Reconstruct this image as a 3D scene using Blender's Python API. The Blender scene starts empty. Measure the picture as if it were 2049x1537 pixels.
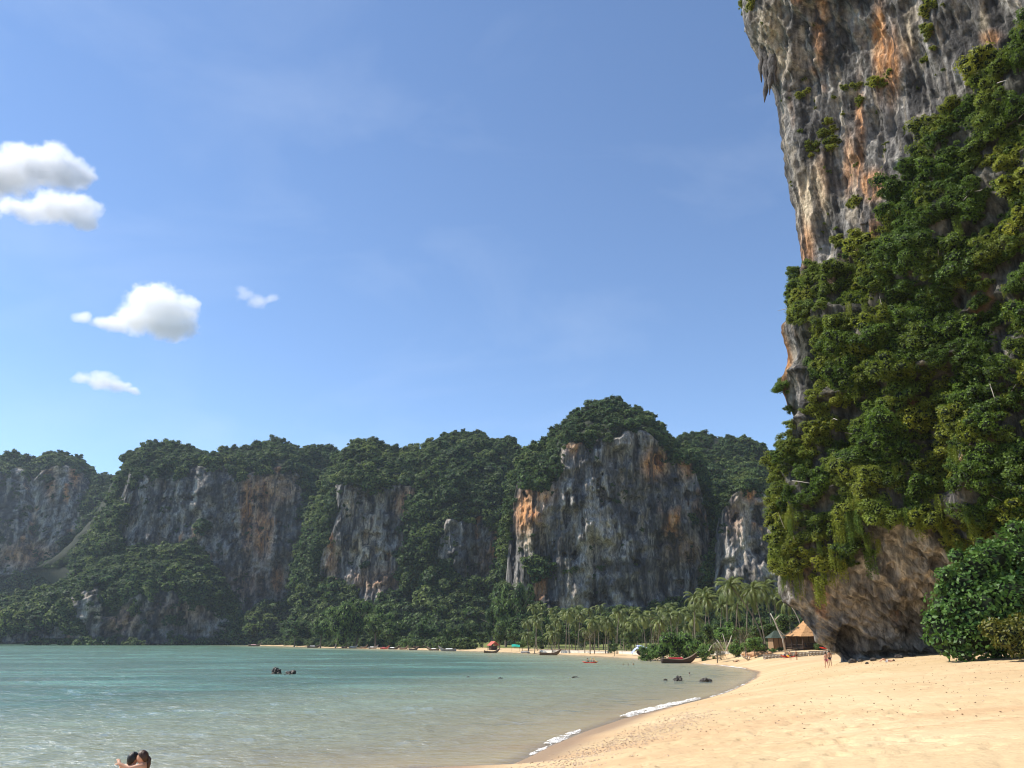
import bpy, bmesh, math, random
import numpy as np
from mathutils import Vector, Matrix, Euler
R = math.radians
sc = bpy.context.scene
random.seed(7); rng = np.random.default_rng(7)

# ------------------------------------------------------------------ camera
FPX, CH = 1578.0, 5.0                      # focal length in photo pixels (2049 wide), eye height above the water
PITCH = math.atan(512.5 / FPX)
camd = bpy.data.cameras.new('camera'); cam = bpy.data.objects.new('camera', camd); sc.collection.objects.link(cam)
camd.sensor_width = 36; camd.lens = FPX / 2049 * 36; camd.clip_start = 0.1; camd.clip_end = 20000
cam.location = (0, 0, CH); cam.rotation_euler = (math.pi / 2 + PITCH, 0, 0)
sc.camera = cam

# ------------------------------------------------------------------ sky, sun, exposure
SUN_EL, SUN_AZ = R(51), R(-81)             # azimuth measured from +Y towards +X
w = bpy.data.worlds.new('World'); sc.world = w; w.use_nodes = True
nt = w.node_tree; nt.nodes.clear()
sky = nt.nodes.new('ShaderNodeTexSky'); sky.sky_type = 'NISHITA'; sky.sun_disc = False
sky.sun_elevation = SUN_EL; sky.sun_rotation = SUN_AZ
sky.air_density = 0.85; sky.dust_density = 0.0; sky.ozone_density = 3.6; sky.altitude = 0
bg = nt.nodes.new('ShaderNodeBackground'); bg.inputs['Strength'].default_value = 0.147; cy = sc.cycles; cy.denoising_prefilter = 'ACCURATE'
wo = nt.nodes.new('ShaderNodeOutputWorld')
tc = nt.nodes.new('ShaderNodeTexCoord'); mp = nt.nodes.new('ShaderNodeMapping'); mp.inputs['Scale'].default_value = (2.2, 1.2, 5.0); mp.inputs['Rotation'].default_value = (0, .5, .3)
cn = nt.nodes.new('ShaderNodeTexNoise'); cn.inputs['Scale'].default_value = 1.3; cn.inputs['Detail'].default_value = 7; cn.inputs['Roughness'].default_value = .55; cn.inputs['Distortion'].default_value = .6
cr = nt.nodes.new('ShaderNodeMapRange'); cr.inputs[1].default_value = .48; cr.inputs[2].default_value = .80; cr.inputs[4].default_value = .10      # thin cirrus veil over the whole sky
cm_ = nt.nodes.new('ShaderNodeMix'); cm_.data_type = 'RGBA'; cm_.inputs[7].default_value = (6.2, 6.6, 7.0, 1)
nt.links.new(tc.outputs['Generated'], mp.inputs['Vector']); nt.links.new(mp.outputs[0], cn.inputs['Vector']); nt.links.new(cn.outputs[0], cr.inputs[0]); nt.links.new(cr.outputs[0], cm_.inputs[0]); nt.links.new(sky.outputs[0], cm_.inputs[6])
nt.links.new(cm_.outputs[2], bg.inputs['Color']); nt.links.new(bg.outputs[0], wo.inputs['Surface'])
sd = bpy.data.lights.new('sun', 'SUN'); sd.energy = 5.0; sd.angle = R(0.53); sd.color = (1.0, 0.93, 0.82)
sun = bpy.data.objects.new('sun', sd); sc.collection.objects.link(sun)
sdir = Vector((math.sin(SUN_AZ) * math.cos(SUN_EL), math.cos(SUN_AZ) * math.cos(SUN_EL), math.sin(SUN_EL)))
sun.rotation_euler = sdir.to_track_quat('Z', 'Y').to_euler(); sun.location = (0, 0, 300)
sc.view_settings.view_transform = 'Standard'; sc.view_settings.look = 'None'
sc.view_settings.exposure = 0.48; sc.view_settings.gamma = 1.0; sc.view_settings.use_curve_mapping = False
cy = sc.cycles
cy.use_denoising = True
try: cy.denoiser = 'OPENIMAGEDENOISE'
except Exception: pass
cy.max_bounces = 40; cy.diffuse_bounces = 3; cy.glossy_bounces = 3; cy.transmission_bounces = 4; cy.transparent_max_bounces = 8
cy.volume_bounces = 36; cy.caustics_reflective = False; cy.caustics_refractive = False
cy.sample_clamp_indirect = 6; cy.sample_clamp_direct = 3.5; cy.pixel_filter_type = 'BLACKMAN_HARRIS'; cy.filter_width = 1.1; cy.volume_step_rate = .4

# ------------------------------------------------------------------ helpers: projection, noise
cp, sp = math.cos(PITCH), math.sin(PITCH)
def ray(u, v):
    u = np.asarray(u, float); v = np.asarray(v, float)
    r = (u - 1024.5) / FPX; k = (768.5 - v) / FPX
    return np.stack([r + 0 * k, cp - k * sp + 0 * r, sp + k * cp + 0 * r], -1)
def at(u, v, Y):
    d = ray(u, v); t = np.asarray(Y, float) / d[..., 1]
    return d * t[..., None] + np.array([0, 0, CH])
def proj(P):
    x = P[..., 0]; y = P[..., 1]; z = P[..., 2] - CH
    f = y * cp + z * sp; k = -y * sp + z * cp
    f = np.where(f < 0.5, 0.5, f)
    return 1024.5 + FPX * x / f, 768.5 - FPX * k / f
def sstep(a, b, x):
    t = np.clip((x - a) / (b - a), 0, 1); return t * t * (3 - 2 * t)
def hsh(ix, iy, iz, s):
    h = (ix * 374761393 + iy * 668265263 + iz * 2147483647 + s * 144269504) & 0xFFFFFFFF
    h = ((h ^ (h >> 13)) * 1274126177) & 0xFFFFFFFF
    h = ((h ^ (h >> 16)) * 2246822519) & 0xFFFFFFFF
    return ((h ^ (h >> 15)) & 0xFFFFFF) / float(0xFFFFFF)
def vnoise(p, s=0):
    i = np.floor(p).astype(np.int64); f = p - i; f = f * f * f * (f * (f * 6 - 15) + 10)
    x, y, z = i[..., 0], i[..., 1], i[..., 2]; fx, fy, fz = f[..., 0], f[..., 1], f[..., 2]
    def L(a, b, t): return a + (b - a) * t
    c = [[[hsh(x + a, y + b, z + d, s) for d in (0, 1)] for b in (0, 1)] for a in (0, 1)]
    return L(L(L(c[0][0][0], c[1][0][0], fx), L(c[0][1][0], c[1][1][0], fx), fy),
             L(L(c[0][0][1], c[1][0][1], fx), L(c[0][1][1], c[1][1][1], fx), fy), fz) * 2 - 1
def fbm(p, o=4, s=0, g=0.5):
    a, t, n = 1.0, 0.0, 0.0
    for k in range(o):
        t = t + a * vnoise(p * 2.03 ** k + 17.3 * k, s + k); n += a; a *= g
    return t / n
def ridged(p, o=4, s=0):
    a, t, n = 1.0, 0.0, 0.0
    for k in range(o):
        t = t + a * (1 - 2 * np.abs(vnoise(p * 2.07 ** k + 9.1 * k, s + k))); n += a; a *= 0.55
    return t / n
def sc3(P, a, b=None, c=None):
    return P / np.array([a, b or a, c or a])
def inpoly(u, v, poly):
    ins = np.zeros(u.shape, bool); n = len(poly)
    for i in range(n):
        x0, y0 = poly[i]; x1, y1 = poly[(i + 1) % n]
        if y0 == y1: continue
        c = ((y0 > v) != (y1 > v)) & (u < (x1 - x0) * (v - y0) / (y1 - y0) + x0)
        ins ^= c
    return ins

# ------------------------------------------------------------------ helpers: objects
COL = sc.collection
def tag(o, label=None, cat=None, group=None, kind=None):
    if label: o['label'] = label
    if cat: o['category'] = cat
    if group: o['group'] = group
    if kind: o['kind'] = kind
    return o
def link(name, me, mat=None, parent=None):
    o = bpy.data.objects.new(name, me); COL.objects.link(o)
    if mat is not None and me is not None and not me.materials: me.materials.append(mat)
    if parent is not None: o.parent = parent
    return o
def empty(name, loc=(0, 0, 0), rz=0, scale=1):
    o = bpy.data.objects.new(name, None); COL.objects.link(o); o.location = loc; o.rotation_euler = (0, 0, rz)
    o.scale = (scale,) * 3; o.empty_display_size = 0.2
    return o
def npmesh(name, V, Fq, smooth=True):
    """V (n,3), Fq (m,k) all faces with k corners"""
    me = bpy.data.meshes.new(name); V = np.ascontiguousarray(V, np.float32); Fq = np.ascontiguousarray(Fq, np.int32)
    n, k = Fq.shape
    me.vertices.add(len(V)); me.vertices.foreach_set('co', V.ravel())
    me.loops.add(n * k); me.loops.foreach_set('vertex_index', Fq.ravel())
    me.polygons.add(n); me.polygons.foreach_set('loop_start', np.arange(0, n * k, k, dtype=np.int32))
    me.polygons.foreach_set('loop_total', np.full(n, k, np.int32))
    me.polygons.foreach_set('use_smooth', np.full(n, smooth))
    me.update(calc_edges=True); me.validate()
    return me
def vattr(me, name, arr):
    arr = np.ascontiguousarray(arr, np.float32)
    if arr.ndim == 1:
        a = me.attributes.new(name, 'FLOAT', 'POINT'); a.data.foreach_set('value', arr)
    else:
        a = me.attributes.new(name, 'FLOAT_COLOR', 'POINT')
        if arr.shape[1] == 3: arr = np.concatenate([arr, np.ones((len(arr), 1), np.float32)], 1)
        a.data.foreach_set('color', arr.ravel())
def gridfaces(nr, nc):
    i = np.arange(nr * nc).reshape(nr, nc)
    return np.stack([i[:-1, :-1], i[:-1, 1:], i[1:, 1:], i[1:, :-1]], -1).reshape(-1, 4)
class MB:
    def __init__(s): s.v = []; s.f = []
    def add(s, vs, fs):
        o = len(s.v); s.v += [tuple(map(float, p)) for p in vs]; s.f += [tuple(o + i for i in f) for f in fs]; return s
    def box(s, c, d, M=None):
        x, y, z = d[0] / 2, d[1] / 2, d[2] / 2
        vs = [(a * x, b * y, e * z) for a in (-1, 1) for b in (-1, 1) for e in (-1, 1)]
        vs = [Vector(p) for p in vs]
        if M is not None: vs = [M @ p for p in vs]
        vs = [p + Vector(c) for p in vs]
        return s.add(vs, [(0, 1, 3, 2), (4, 6, 7, 5), (0, 4, 5, 1), (2, 3, 7, 6), (0, 2, 6, 4), (1, 5, 7, 3)])
    def tube(s, pts, rad, n=7, cap=True):
        pts = [Vector(p) for p in pts]
        if not hasattr(rad, '__len__'): rad = [rad] * len(pts)
        vs = []; N = len(pts)
        for i, p in enumerate(pts):
            t = (pts[min(i + 1, N - 1)] - pts[max(i - 1, 0)]).normalized()
            a = t.cross(Vector((0, 0, 1))) if abs(t.z) < .95 else t.cross(Vector((1, 0, 0)))
            a.normalize(); b = t.cross(a)
            vs += [p + (a * math.cos(2 * math.pi * k / n) + b * math.sin(2 * math.pi * k / n)) * rad[i] for k in range(n)]
        fs = [(i * n + k, i * n + (k + 1) % n, (i + 1) * n + (k + 1) % n, (i + 1) * n + k) for i in range(N - 1) for k in range(n)]
        if cap: fs += [tuple(range(n - 1, -1, -1)), tuple((N - 1) * n + k for k in range(n))]
        return s.add(vs, fs)
    def blob(s, c, r, seed=0, amp=0.25, sub=2, fr=1.2):
        bm = bmesh.new(); bmesh.ops.create_icosphere(bm, subdivisions=sub, radius=1)
        V = np.array([v.co[:] for v in bm.verts]); fs = [[v.index for v in f.verts] for f in bm.faces]; bm.free()
        n = fbm(V * fr + seed * 7.7, 3, seed)
        r = np.array(r) if hasattr(r, '__len__') else np.array([r, r, r])
        V = V * (1 + amp * n)[:, None] * r + np.array(c)
        return s.add(V, fs)
    def mesh(s, name, smooth=False):
        me = bpy.data.meshes.new(name); me.from_pydata(s.v, [], s.f); me.update()
        if smooth: me.polygons.foreach_set('use_smooth', [True] * len(me.polygons))
        return me
    def build(s, name, mat, parent=None, smooth=False):
        return link(name, s.mesh(name, smooth), mat, parent)

# ------------------------------------------------------------------ helpers: materials
class NB:
    def __init__(s, name):
        s.m = bpy.data.materials.new(name); s.m.use_nodes = True; s.t = s.m.node_tree; s.t.nodes.clear()
        s.out = s.t.nodes.new('ShaderNodeOutputMaterial')
    def n(s, typ, **kw):
        x = s.t.nodes.new('ShaderNode' + typ)
        for k, v in kw.items():
            if k.startswith('_'):
                key = k[1:]; key = int(key) if key.isdigit() else key.replace('_', ' ')
                if hasattr(v, 'is_output') or isinstance(v, bpy.types.NodeSocket): s.t.links.new(v, x.inputs[key])
                else: x.inputs[key].default_value = v
            else: setattr(x, k, v)
        return x
    def link(s, a, b): s.t.links.new(a, b)
    def pos(s, sx=1, sy=1, sz=1):
        g = s.n('NewGeometry'); mp = s.n('VectorMath', operation='MULTIPLY'); s.link(g.outputs['Position'], mp.inputs[0]); mp.inputs[1].default_value = (sx, sy, sz)
        return mp.outputs[0]
    def opos(s, sx=1, sy=1, sz=1):
        g = s.n('TexCoord'); mp = s.n('VectorMath', operation='MULTIPLY'); s.link(g.outputs['Object'], mp.inputs[0]); mp.inputs[1].default_value = (sx, sy, sz)
        return mp.outputs[0]
    def noise(s, vec, scale=1, detail=4, rough=.55, dist=0):
        x = s.n('TexNoise'); s.link(vec, x.inputs['Vector']); x.inputs['Scale'].default_value = scale
        x.inputs['Detail'].default_value = detail; x.inputs['Roughness'].default_value = rough; x.inputs['Distortion'].default_value = dist
        return x.outputs[0]
    def ramp(s, fac, stops):
        x = s.n('ValToRGB'); s.link(fac, x.inputs[0]); e = x.color_ramp.elements
        while len(e) < len(stops): e.new(0.5)
        for q, (p, c) in zip(e, stops): q.position = p; q.color = (*c, 1) if len(c) == 3 else c
        return x.outputs[0]
    def mr(s, val, a, b, c=0, d=1):
        x = s.n('MapRange'); s.link(val, x.inputs[0])
        for i, q in enumerate((a, b, c, d)): x.inputs[i + 1].default_value = q
        return x.outputs[0]
    def mix(s, fac, a, b, mode='MIX'):
        x = s.n('Mix', data_type='RGBA', blend_type=mode)
        for idx, q in ((0, fac), (6, a), (7, b)):
            if isinstance(q, bpy.types.NodeSocket): s.link(q, x.inputs[idx])
            elif idx == 0: x.inputs[0].default_value = q
            else: x.inputs[idx].default_value = (*q, 1) if len(q) == 3 else q
        return x.outputs[2]
    def math(s, op, a, b=0):
        x = s.n('Math', operation=op)
        for i, q in enumerate((a, b)):
            if isinstance(q, bpy.types.NodeSocket): s.link(q, x.inputs[i])
            else: x.inputs[i].default_value = q
        return x.outputs[0]
    def attr(s, name, typ='GEOMETRY', out='Color'):
        x = s.n('Attribute', attribute_type=typ, attribute_name=name); return x.outputs[out]
    def bump(s, h, strength=.5, dist=.1, normal=None):
        x = s.n('Bump'); s.link(h, x.inputs['Height']); x.inputs['Strength'].default_value = strength; x.inputs['Distance'].default_value = dist
        if normal is not None: s.link(normal, x.inputs['Normal'])
        return x.outputs[0]
    def bsdf(s, col, rough=.7, spec=.3, normal=None, metal=0):
        x = s.n('BsdfPrincipled')
        for key, q in (('Base Color', col), ('Roughness', rough), ('Specular IOR Level', spec), ('Metallic', metal)):
            if isinstance(q, bpy.types.NodeSocket): s.link(q, x.inputs[key])
            else: x.inputs[key].default_value = (*q, 1) if hasattr(q, '__len__') and len(q) == 3 else q
        if normal is not None: s.link(normal, x.inputs['Normal'])
        return x.outputs[0]
    def done(s, surf): s.link(surf, s.out.inputs['Surface']); return s.m
def simple(name, col, rough=.6, var=.25, scale=3, spec=.3, bump=.15, stretch=(1, 1, 1)):
    b = NB(name); p = b.opos(*stretch); n = b.noise(p, scale, 4)
    c = b.mix(b.mr(n, .3, .7), tuple(x * (1 - var) for x in col), tuple(min(1, x * (1 + var)) for x in col))
    return b.done(b.bsdf(c, rough, spec, b.bump(n, bump, .03)))
def rock_mat(name, fine):
    b = NB(name); col = b.attr('col')
    st = b.noise(b.pos(fine, fine, fine * .16), 1, 5, .65, .6)
    g = b.noise(b.pos(fine * 1.3, fine * 1.3, fine * .9), 1, 6, .62)
    k = b.math('MULTIPLY', b.mr(st, .30, .70, .34, 1.75), b.mr(g, .28, .72, .5, 1.5))
    kk = b.n('CombineColor'); [b.link(k, kk.inputs[i]) for i in range(3)]
    c = b.mix(1.0, col, kk.outputs[0], 'MULTIPLY')
    h = b.math('ADD', b.math('MULTIPLY', st, .8), g)
    return b.done(b.bsdf(c, .85, .2, b.bump(h, 1.0, .7 / fine)))
def leaf_mat(name, dark, lite, yellow, trans=.3, rough=.5):
    b = NB(name)
    lv = b.attr('lv', out='Fac'); oi = b.n('ObjectInfo').outputs['Random']; ti = b.attr('tint', 'INSTANCER', 'Fac')
    c = b.mix(lv, dark, lite)
    c = b.mix(b.mr(oi, 0, 1, 0, .35), c, tuple(.5 * x for x in dark))
    c = b.mix(b.math('MULTIPLY', ti, b.mr(lv, 0, 1, .5, 1.0)), c, yellow)
    d = b.bsdf(c, rough, .35); t = b.n('BsdfTranslucent'); b.link(c, t.inputs['Color'])
    mx = b.n('MixShader'); mx.inputs[0].default_value = trans; b.link(d, mx.inputs[1]); b.link(t.outputs[0], mx.inputs[2])
    return b.done(mx.outputs[0])

MAT = {}
MAT['rock_far'] = rock_mat('limestone_far', .55)
MAT['rock_near'] = rock_mat('limestone_near', 1.3)
MAT['leaf_far'] = leaf_mat('jungle_leaf', (.018, .045, .013), (.125, .21, .052), (.24, .29, .06), .35, .7)
MAT['leaf_near'] = leaf_mat('cliff_leaf', (.028, .066, .010), (.20, .315, .038), (.44, .43, .045), .42, .6)
MAT['leaf_almond'] = leaf_mat('almond_leaf', (.035, .11, .018), (.19, .33, .06), (.20, .20, .03), .35, .5)
MAT['leaf_tree'] = leaf_mat('tree_leaf', (.036, .085, .018), (.20, .29, .06), (.14, .17, .05), .3)
MAT['leaf_shore'] = leaf_mat('shore_scrub_leaf', (.065, .15, .026), (.24, .38, .075), (.17, .20, .06), .35)
MAT['leaf_dry'] = leaf_mat('dry_leaf', (.07, .07, .025), (.19, .17, .07), (.2, .17, .06), .3)
MAT['palm'] = leaf_mat('palm_leaf', (.052, .084, .017), (.24, .28, .07), (.2, .19, .06), .3, .45)
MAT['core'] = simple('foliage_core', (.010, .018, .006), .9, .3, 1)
MAT['bark'] = simple('bark', (.16, .13, .10), .85, .4, 2, .2, .4, (3, 3, .6))
MAT['palm_bark'] = simple('palm_bark', (.20, .17, .13), .85, .3, 3, .2, .4, (1, 1, 4))
MAT['pale_wood'] = simple('bleached_wood', (.50, .45, .38), .8, .25, 3, .2, .3, (3, 3, .7))

# ------------------------------------------------------------------ terrain
SHORE_PX = [(830, 1537), (1010, 1537), (1060, 1515), (1100, 1494), (1170, 1465), (1250, 1438), (1330, 1418), (1400, 1402), (1450, 1388), (1490, 1370),
            (1515, 1355), (1518, 1346), (1490, 1338), (1445, 1332), (1395, 1328), (1300, 1320), (1200, 1314), (1100, 1309), (1000, 1305),
            (900, 1302), (800, 1299.5), (700, 1297.6), (640, 1295.8), (560, 1293), (480, 1291), (300, 1289.2), (0, 1287.8)]
def zray(u, v, z=0.0):
    d = ray(u, v); t = (z - CH) / d[2]; p = d * t; return p[0], p[1]
SHORE = [(-400, -600), (-160, -120), (-70, -12), (-34, 9), (-17, 16), (-9.5, 21), (-4.5, 26), (-2.4, 31)] + [zray(u, v) for u, v in SHORE_PX] + [(-1200, 1330), (-2300, 1400)]
SEA = SHORE + [(-4000, 1400), (-4000, -3000), (-300, -3000)]
def shore_dist(x, y):
    best = np.full(x.shape, 1e12)
    for (x0, y0), (x1, y1) in zip(SHORE[:-1], SHORE[1:]):
        dx, dy = x1 - x0, y1 - y0; L = dx * dx + dy * dy
        t = np.clip(((x - x0) * dx + (y - y0) * dy) / L, 0, 1)
        best = np.minimum(best, (x - x0 - t * dx) ** 2 + (y - y0 - t * dy) ** 2)
    return np.where(inpoly(x, y, SEA), -1, 1) * np.sqrt(best)
def ground(x, y, d=None):
    x = np.asarray(x, float); y = np.asarray(y, float)
    if d is None: d = shore_dist(x, y)
    rt_ = sstep(34, 48, x) * (1 - sstep(190, 240, y)); zp = 4.3 - (2.6 - 1.2 * rt_) * sstep(112, 150, y); sl = 0.15 * rt_ * sstep(112, 150, y) + 0.20 + 0.12 * (1 - sstep(18, 30, y)) + 0.10 * sstep(55, 80, y) - 0.235 * sstep(112, 150, y)
    land = zp * (1 - np.exp(-np.maximum(d, 0) * sl / zp)) + np.maximum(d - 60, 0) * 0.02
    land = land + 0.9 * sstep(167.5, 170, y) * sstep(48, 53, x) * (1 - sstep(225, 260, y))
    sea = -np.minimum(np.maximum(-d, 0) * 0.035, 3.0)
    return np.where(d > 0, land, sea)
YS = np.exp(np.linspace(math.log(6), math.log(2000), 7000))
def gpx(u, v):
    """point on the terrain seen at photo pixel (u, v)"""
    P = at(np.full(YS.shape, float(u)), np.full(YS.shape, float(v)), YS)
    below = P[:, 2] < np.maximum(ground(P[:, 0], P[:, 1]), 0)
    i = int(np.argmax(below)) if below.any() else len(YS) - 1
    return Vector((P[i, 0], P[i, 1], float(max(ground(P[i, 0], P[i, 1]), 0))))
def gz(x, y): return float(ground(np.array([x]), np.array([y]))[0])

def polar(rs, th):
    rr, tt = np.meshgrid(rs, th, indexing='ij'); return rr * np.sin(tt), rr * np.cos(tt)
th = np.concatenate([np.linspace(-math.pi, -R(42), 40, endpoint=False), np.linspace(-R(42), R(42), 460), np.linspace(R(42), math.pi, 41)[1:]])
rs = np.concatenate([np.geomspace(1.5, 18, 16, endpoint=False), np.geomspace(18, 170, 310, endpoint=False), np.geomspace(170, 1500, 110, endpoint=False), np.geomspace(1500, 2650, 8)])
gx, gy = polar(rs, th); gd = shore_dist(gx, gy); gzv = ground(gx, gy, gd)
P = np.stack([gx, gy, np.zeros_like(gx)], -1)
dry = sstep(2.5, 8, gd) * (1 - sstep(90, 180, gy))
lump = fbm(sc3(P, .75), 3, 5) * .06 - .09 * sstep(.22, .5, fbm(sc3(P, .42), 2, 9))
lump = lump * (.35 + .9 * sstep(-.2, .4, fbm(sc3(P, 7), 2, 3)))
gzv = gzv + dry * (lump + .10 * fbm(sc3(P, 9), 3, 8)) + .05 * fbm(sc3(P, 14), 2, 4) * sstep(1, 6, gd)
gzv = np.where(gd < 0, gzv + .12 * fbm(sc3(P, 10), 3, 6) * sstep(0, 6, -gd), gzv)
V = np.stack([gx, gy, gzv], -1).reshape(-1, 3)
me = npmesh('beach', V, gridfaces(*gx.shape)[:, ::-1])
wz_ = .55 * (1 - sstep(45, 80, gy)) + .12; wet = 1 - sstep(.3, 1.0, (gzv + .12 * fbm(sc3(P, 4), 3, 2)) / wz_)
wet = np.where(gd < 0, .0 + .85 * sstep(-1.5, 0, gd), wet)
grass = sstep(26, 32, gd + 4 * fbm(sc3(P, 12), 3, 12)) * sstep(190, 230, gy) + sstep(45, 55, gd + 4 * fbm(sc3(P, 9), 3, 12)) * sstep(130, 180, gy)
vattr(me, 'wet', wet.ravel()); vattr(me, 'grass', np.clip(grass, 0, 1).ravel())
b = NB('sand')
p1 = b.pos(.12, .12, .12); n1 = b.noise(p1, 1, 5, .6); n2 = b.noise(b.pos(6, 6, 6), 1, 5, .65); n3 = b.noise(b.pos(.05, .22, .1), 1, 4, .55)
n4 = b.noise(b.pos(2.2, 2.2, 2.2), 1, 3, .6)
c = b.mix(b.mr(n1, .35, .65), (.50, .360, .195), (.59, .445, .262))
c = b.mix(b.mr(n3, .50, .62, 0, .75), c, (.50, .33, .18))
c = b.mix(b.mr(n2, .55, .75, 0, .35), c, (.42, .28, .16))
c = b.mix(b.mr(n4, .64, .72, 0, .35), c, (.36, .25, .15))
c = b.mix(b.math('MULTIPLY', b.attr('wet', out='Fac'), .8), c, (.30, .195, .115))
c = b.mix(b.attr('grass', out='Fac'), c, b.mix(b.mr(n4, .35, .65), (.09, .13, .03), (.22, .22, .07)))
rg = b.mr(b.attr('wet', out='Fac'), 0, 1, .9, .35)
MAT['sand'] = b.done(b.bsdf(c, rg, .25, b.bump(b.math('ADD', n2, b.math('MULTIPLY', n4, 1.5)), .7, .06)))
tag(link('beach', me, MAT['sand']), 'golden sand beach curving round the bay', None, None, 'structure')

# water: one sheet at z = 0
th2 = np.concatenate([np.linspace(-R(170), -R(42), 40, endpoint=False), np.linspace(-R(42), R(30), 330), np.linspace(R(30), R(60), 6)[1:]])
rs2 = np.concatenate([np.geomspace(1.5, 18, 12, endpoint=False), np.geomspace(18, 220, 340, endpoint=False), np.geomspace(220, 1600, 150), np.geomspace(1700, 2640, 5)])
wx, wy = polar(rs2, th2); wd = -shore_dist(wx, wy); P = np.stack([wx, wy, 0 * wx], -1)
A = R(12); Pw = np.stack([wx * math.cos(A) - wy * math.sin(A), wx * math.sin(A) + wy * math.cos(A), 0 * wx], -1)
wz = (.10 * ridged(sc3(Pw, 3.4, 1.5, 1), 2, 21) + .06 * fbm(sc3(Pw, 1.2, .6, 1), 2, 31) + .06 * fbm(sc3(Pw, 9, 4, 1), 2, 33)) * sstep(0, 7, wd) * (1 - .3 * sstep(150, 400, wy))
keep = wd > -1.2; FQ = gridfaces(*wx.shape)[:, ::-1]; FQ = FQ[keep.ravel()[FQ].any(1)]
me = npmesh('sea', np.stack([wx, wy, wz + .004], -1).reshape(-1, 3), FQ)
vattr(me, 'depth', np.clip(wd, 0, 90).ravel() * .035)
b = NB('sea_water')
dep = b.attr('depth', out='Fac')
pb = b.noise(b.pos(.012, .04, 1), 1, 5, .6, .3); pb2 = b.noise(b.pos(.05, .12, 1), 1, 4, .6)
deepc = b.mix(b.mr(pb, .42, .58), (.080, .165, .115), (.165, .325, .250))
deepc = b.mix(b.mr(pb2, .38, .58, 0, .85), deepc, (.100, .150, .092))
shal = b.mix(b.mr(dep, .15, 1.7), (.42, .43, .27), deepc)
w1 = b.noise(b.pos(.55, 1.3, 1), 1, 4, .6, .4); w2 = b.noise(b.pos(2.2, 4.2, 1), 1, 4, .6, .3)
hh = b.math('ADD', b.math('MULTIPLY', w1, 1.0), b.math('MULTIPLY', w2, .35))
nrm = b.bump(hh, 1.0, .38)
dif = b.n('BsdfDiffuse'); b.link(shal, dif.inputs['Color']); b.link(nrm, dif.inputs['Normal'])
tr = b.n('BsdfTransparent'); tr.inputs['Color'].default_value = (.94, .98, .96, 1)
a = b.math('SUBTRACT', 1.0, b.math('POWER', 2.718, b.math('MULTIPLY', dep, -2.6)))
m1 = b.n('MixShader'); b.link(a, m1.inputs[0]); b.link(tr.outputs[0], m1.inputs[1]); b.link(dif.outputs[0], m1.inputs[2])
gl = b.n('BsdfGlossy'); gl.inputs['Roughness'].default_value = .12; b.link(nrm, gl.inputs['Normal'])
fr = b.n('Fresnel'); fr.inputs['IOR'].default_value = 1.33; b.link(nrm, fr.inputs['Normal'])
m2 = b.n('MixShader'); b.link(b.math('MULTIPLY', fr.outputs[0], .45), m2.inputs[0]); b.link(m1.outputs[0], m2.inputs[1]); b.link(gl.outputs[0], m2.inputs[2])
MAT['water'] = b.done(m2.outputs[0])
tag(link('sea', me, MAT['water']), 'shallow turquoise sea rippling in the bay', None, None, 'structure')

# ------------------------------------------------------------------ foliage pieces
def leaves(C, N, size, r, up=.35, jit=.55, asp=.55, lv=None):
    """leaf quads at centres C facing roughly N"""
    n = len(C)
    N = N + np.array([0, 0, up]) + r.normal(0, jit, (n, 3)); N /= np.linalg.norm(N, axis=1)[:, None] + 1e-9
    T = r.normal(0, 1, (n, 3)) + np.array([0, 0, -.5]); T -= (T * N).sum(1)[:, None] * N; T /= np.linalg.norm(T, axis=1)[:, None] + 1e-9
    B = np.cross(N, T); s = (size * r.uniform(.6, 1.35, n))[:, None]
    V = np.stack([C - T * s * .6, C + B * s * asp * .6 - N * s * .08, C + T * s * .6 - N * s * .18, C - B * s * asp * .6 - N * s * .08], 1).reshape(-1, 3)
    F_ = np.arange(4 * n).reshape(n, 4)
    l = np.clip(r.normal(.45, .25, n), 0, 1) if lv is None else lv
    return V, F_, np.repeat(l, 4)
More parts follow.
